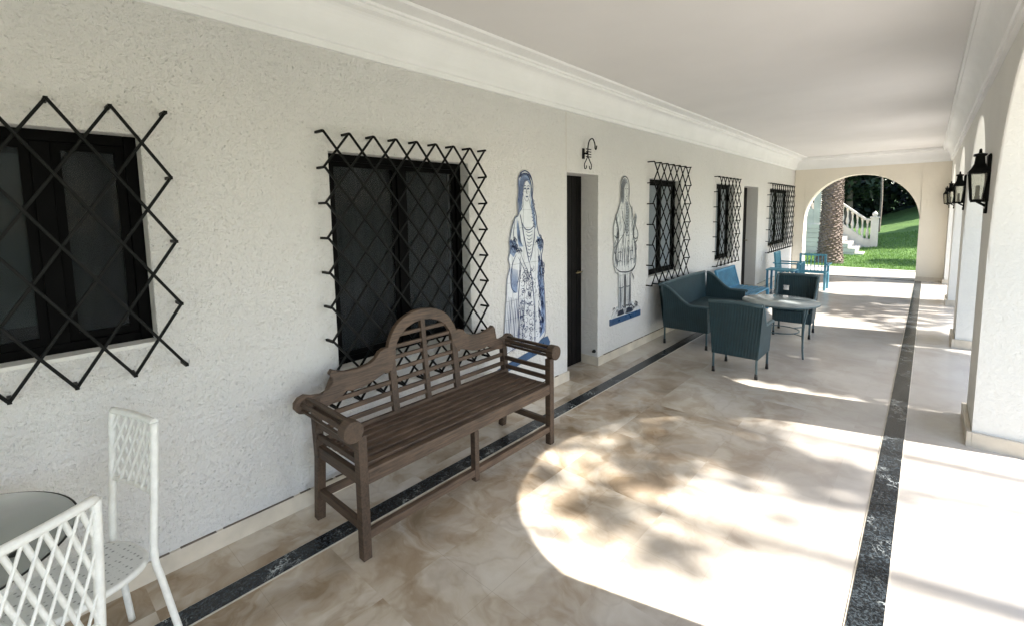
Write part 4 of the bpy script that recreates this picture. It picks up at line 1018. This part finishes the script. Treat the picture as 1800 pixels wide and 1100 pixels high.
for k in range(18):
    bm = B(); a = k * 2.399; el = R(r.uniform(0, 65)); L1 = 2.3; pts = []
    for q in range(9):
        s_ = q / 8; pts.append(Vector((L1 * s_ * math.cos(el), 0, 5.6 + L1 * s_ * math.sin(el) - 1.7 * s_ * s_)))
    tube(bm, pts, [.025 * (1 - .1 * q) for q in range(9)], 5)
    for q in range(1, 9):
        for h_ in range(4):
            p = pts[q - 1].lerp(pts[q], h_ / 4)
            for sg in (-1, 1):
                e = p + Vector((.16, sg * .38, -.12)); bm.faces.new([bm.verts.new(p), bm.verts.new(p + Vector((.03, 0, 0))), bm.verts.new(e)])
    bmesh.ops.rotate(bm, verts=bm.verts, cent=(0, 0, 0), matrix=Matrix.Rotation(a, 3, 'Z'))
    obj('frond', bm, 'frond', pm, clean=False)

# garden staircase with balustrades
st = thing('garden_staircase', 'white stone garden staircase with a baluster railing rising to the left beyond the palm', 'staircase', (-1.6, 22.0, 0))
g0 = gz(-1.6, 22)
slope = .80
def rail_z(x): return 1.14 if x > -.16 else 1.14 + (-.16 - x) * slope       # local x (0 = newel)
def base_z(x): return rail_z(x) - .78
def balustrade(y, xa, xb, nb):
    bm = B(); q = [xa, -.16, xb] if xa > -.16 else [xa, xb]
    for a, c in zip(q, q[1:]):
        bar(bm, (a, y, rail_z(a)), (c, y, rail_z(c)), .15, .08)
    obj('handrail', bm, 'stone', st, bevel=.01)
    bm = B()
    for a, c in zip(q, q[1:]):
        hexa(bm, [(a, y - .10, -.25), (c, y - .10, -.25), (c, y + .10, -.25), (a, y + .10, -.25), (a, y - .10, base_z(a) + .05), (c, y - .10, base_z(c) + .05), (c, y + .10, base_z(c) + .05), (a, y + .10, base_z(a) + .05)])
    obj('stringer_wall', bm, 'stone', st)
    for k in range(nb):
        x = xa + (xb - xa) * (k + .7) / nb; z0 = base_z(x) + .02; z1 = rail_z(x) - .02; h = z1 - z0
        bm = B(); lathe(bm, [(.05, 0), (.05, .06 * h), (.028, .12 * h), (.055, .32 * h), (.048, .42 * h), (.022, .58 * h), (.03, .80 * h), (.045, .88 * h), (.05, .92 * h), (.05, h)], (x, y, z0), 12); obj('baluster', bm, 'stone', st)
balustrade(0, .0, -4.2, 27)
balustrade(-1.75, -1.55, -4.2, 13)
for x, y in ((.10, 0), (-1.45, -1.75)):
    bm = B(); zt = rail_z(x) + .06
    box(bm, x - .11, x + .11, y - .11, y + .11, -.25, zt); box(bm, x - .14, x + .14, y - .14, y + .14, zt, zt + .05)
    lathe(bm, [(.05, zt + .05), (.09, zt + .12), (.085, zt + .18), (.03, zt + .23), (.0, zt + .27)], (x, y, 0), 14)
    obj('newel', bm, 'stone', st, bevel=.008)
for k in range(16):
    x1 = -.05 - k * .21; z1 = .02 + k * .168
    bm = B(); box(bm, -4.3, x1, -1.64 if x1 < -1.5 else -1.9, -.11, z1 - .16 - (.1 if k == 0 else 0), z1 - .001); obj('step', bm, 'stone', st, bevel=.008)
bm = B(); box(bm, 0, 6, 0, .3, 0, 4.5); tag(obj('garden_wall', bm, 'stucco_warm_light', loc=(-11.9, 20.5, -.1)), 'white rendered garden wall seen at the left of the arch, behind the palm', 'wall')  # warm tint in the colour offsets blue skylight on the shaded face
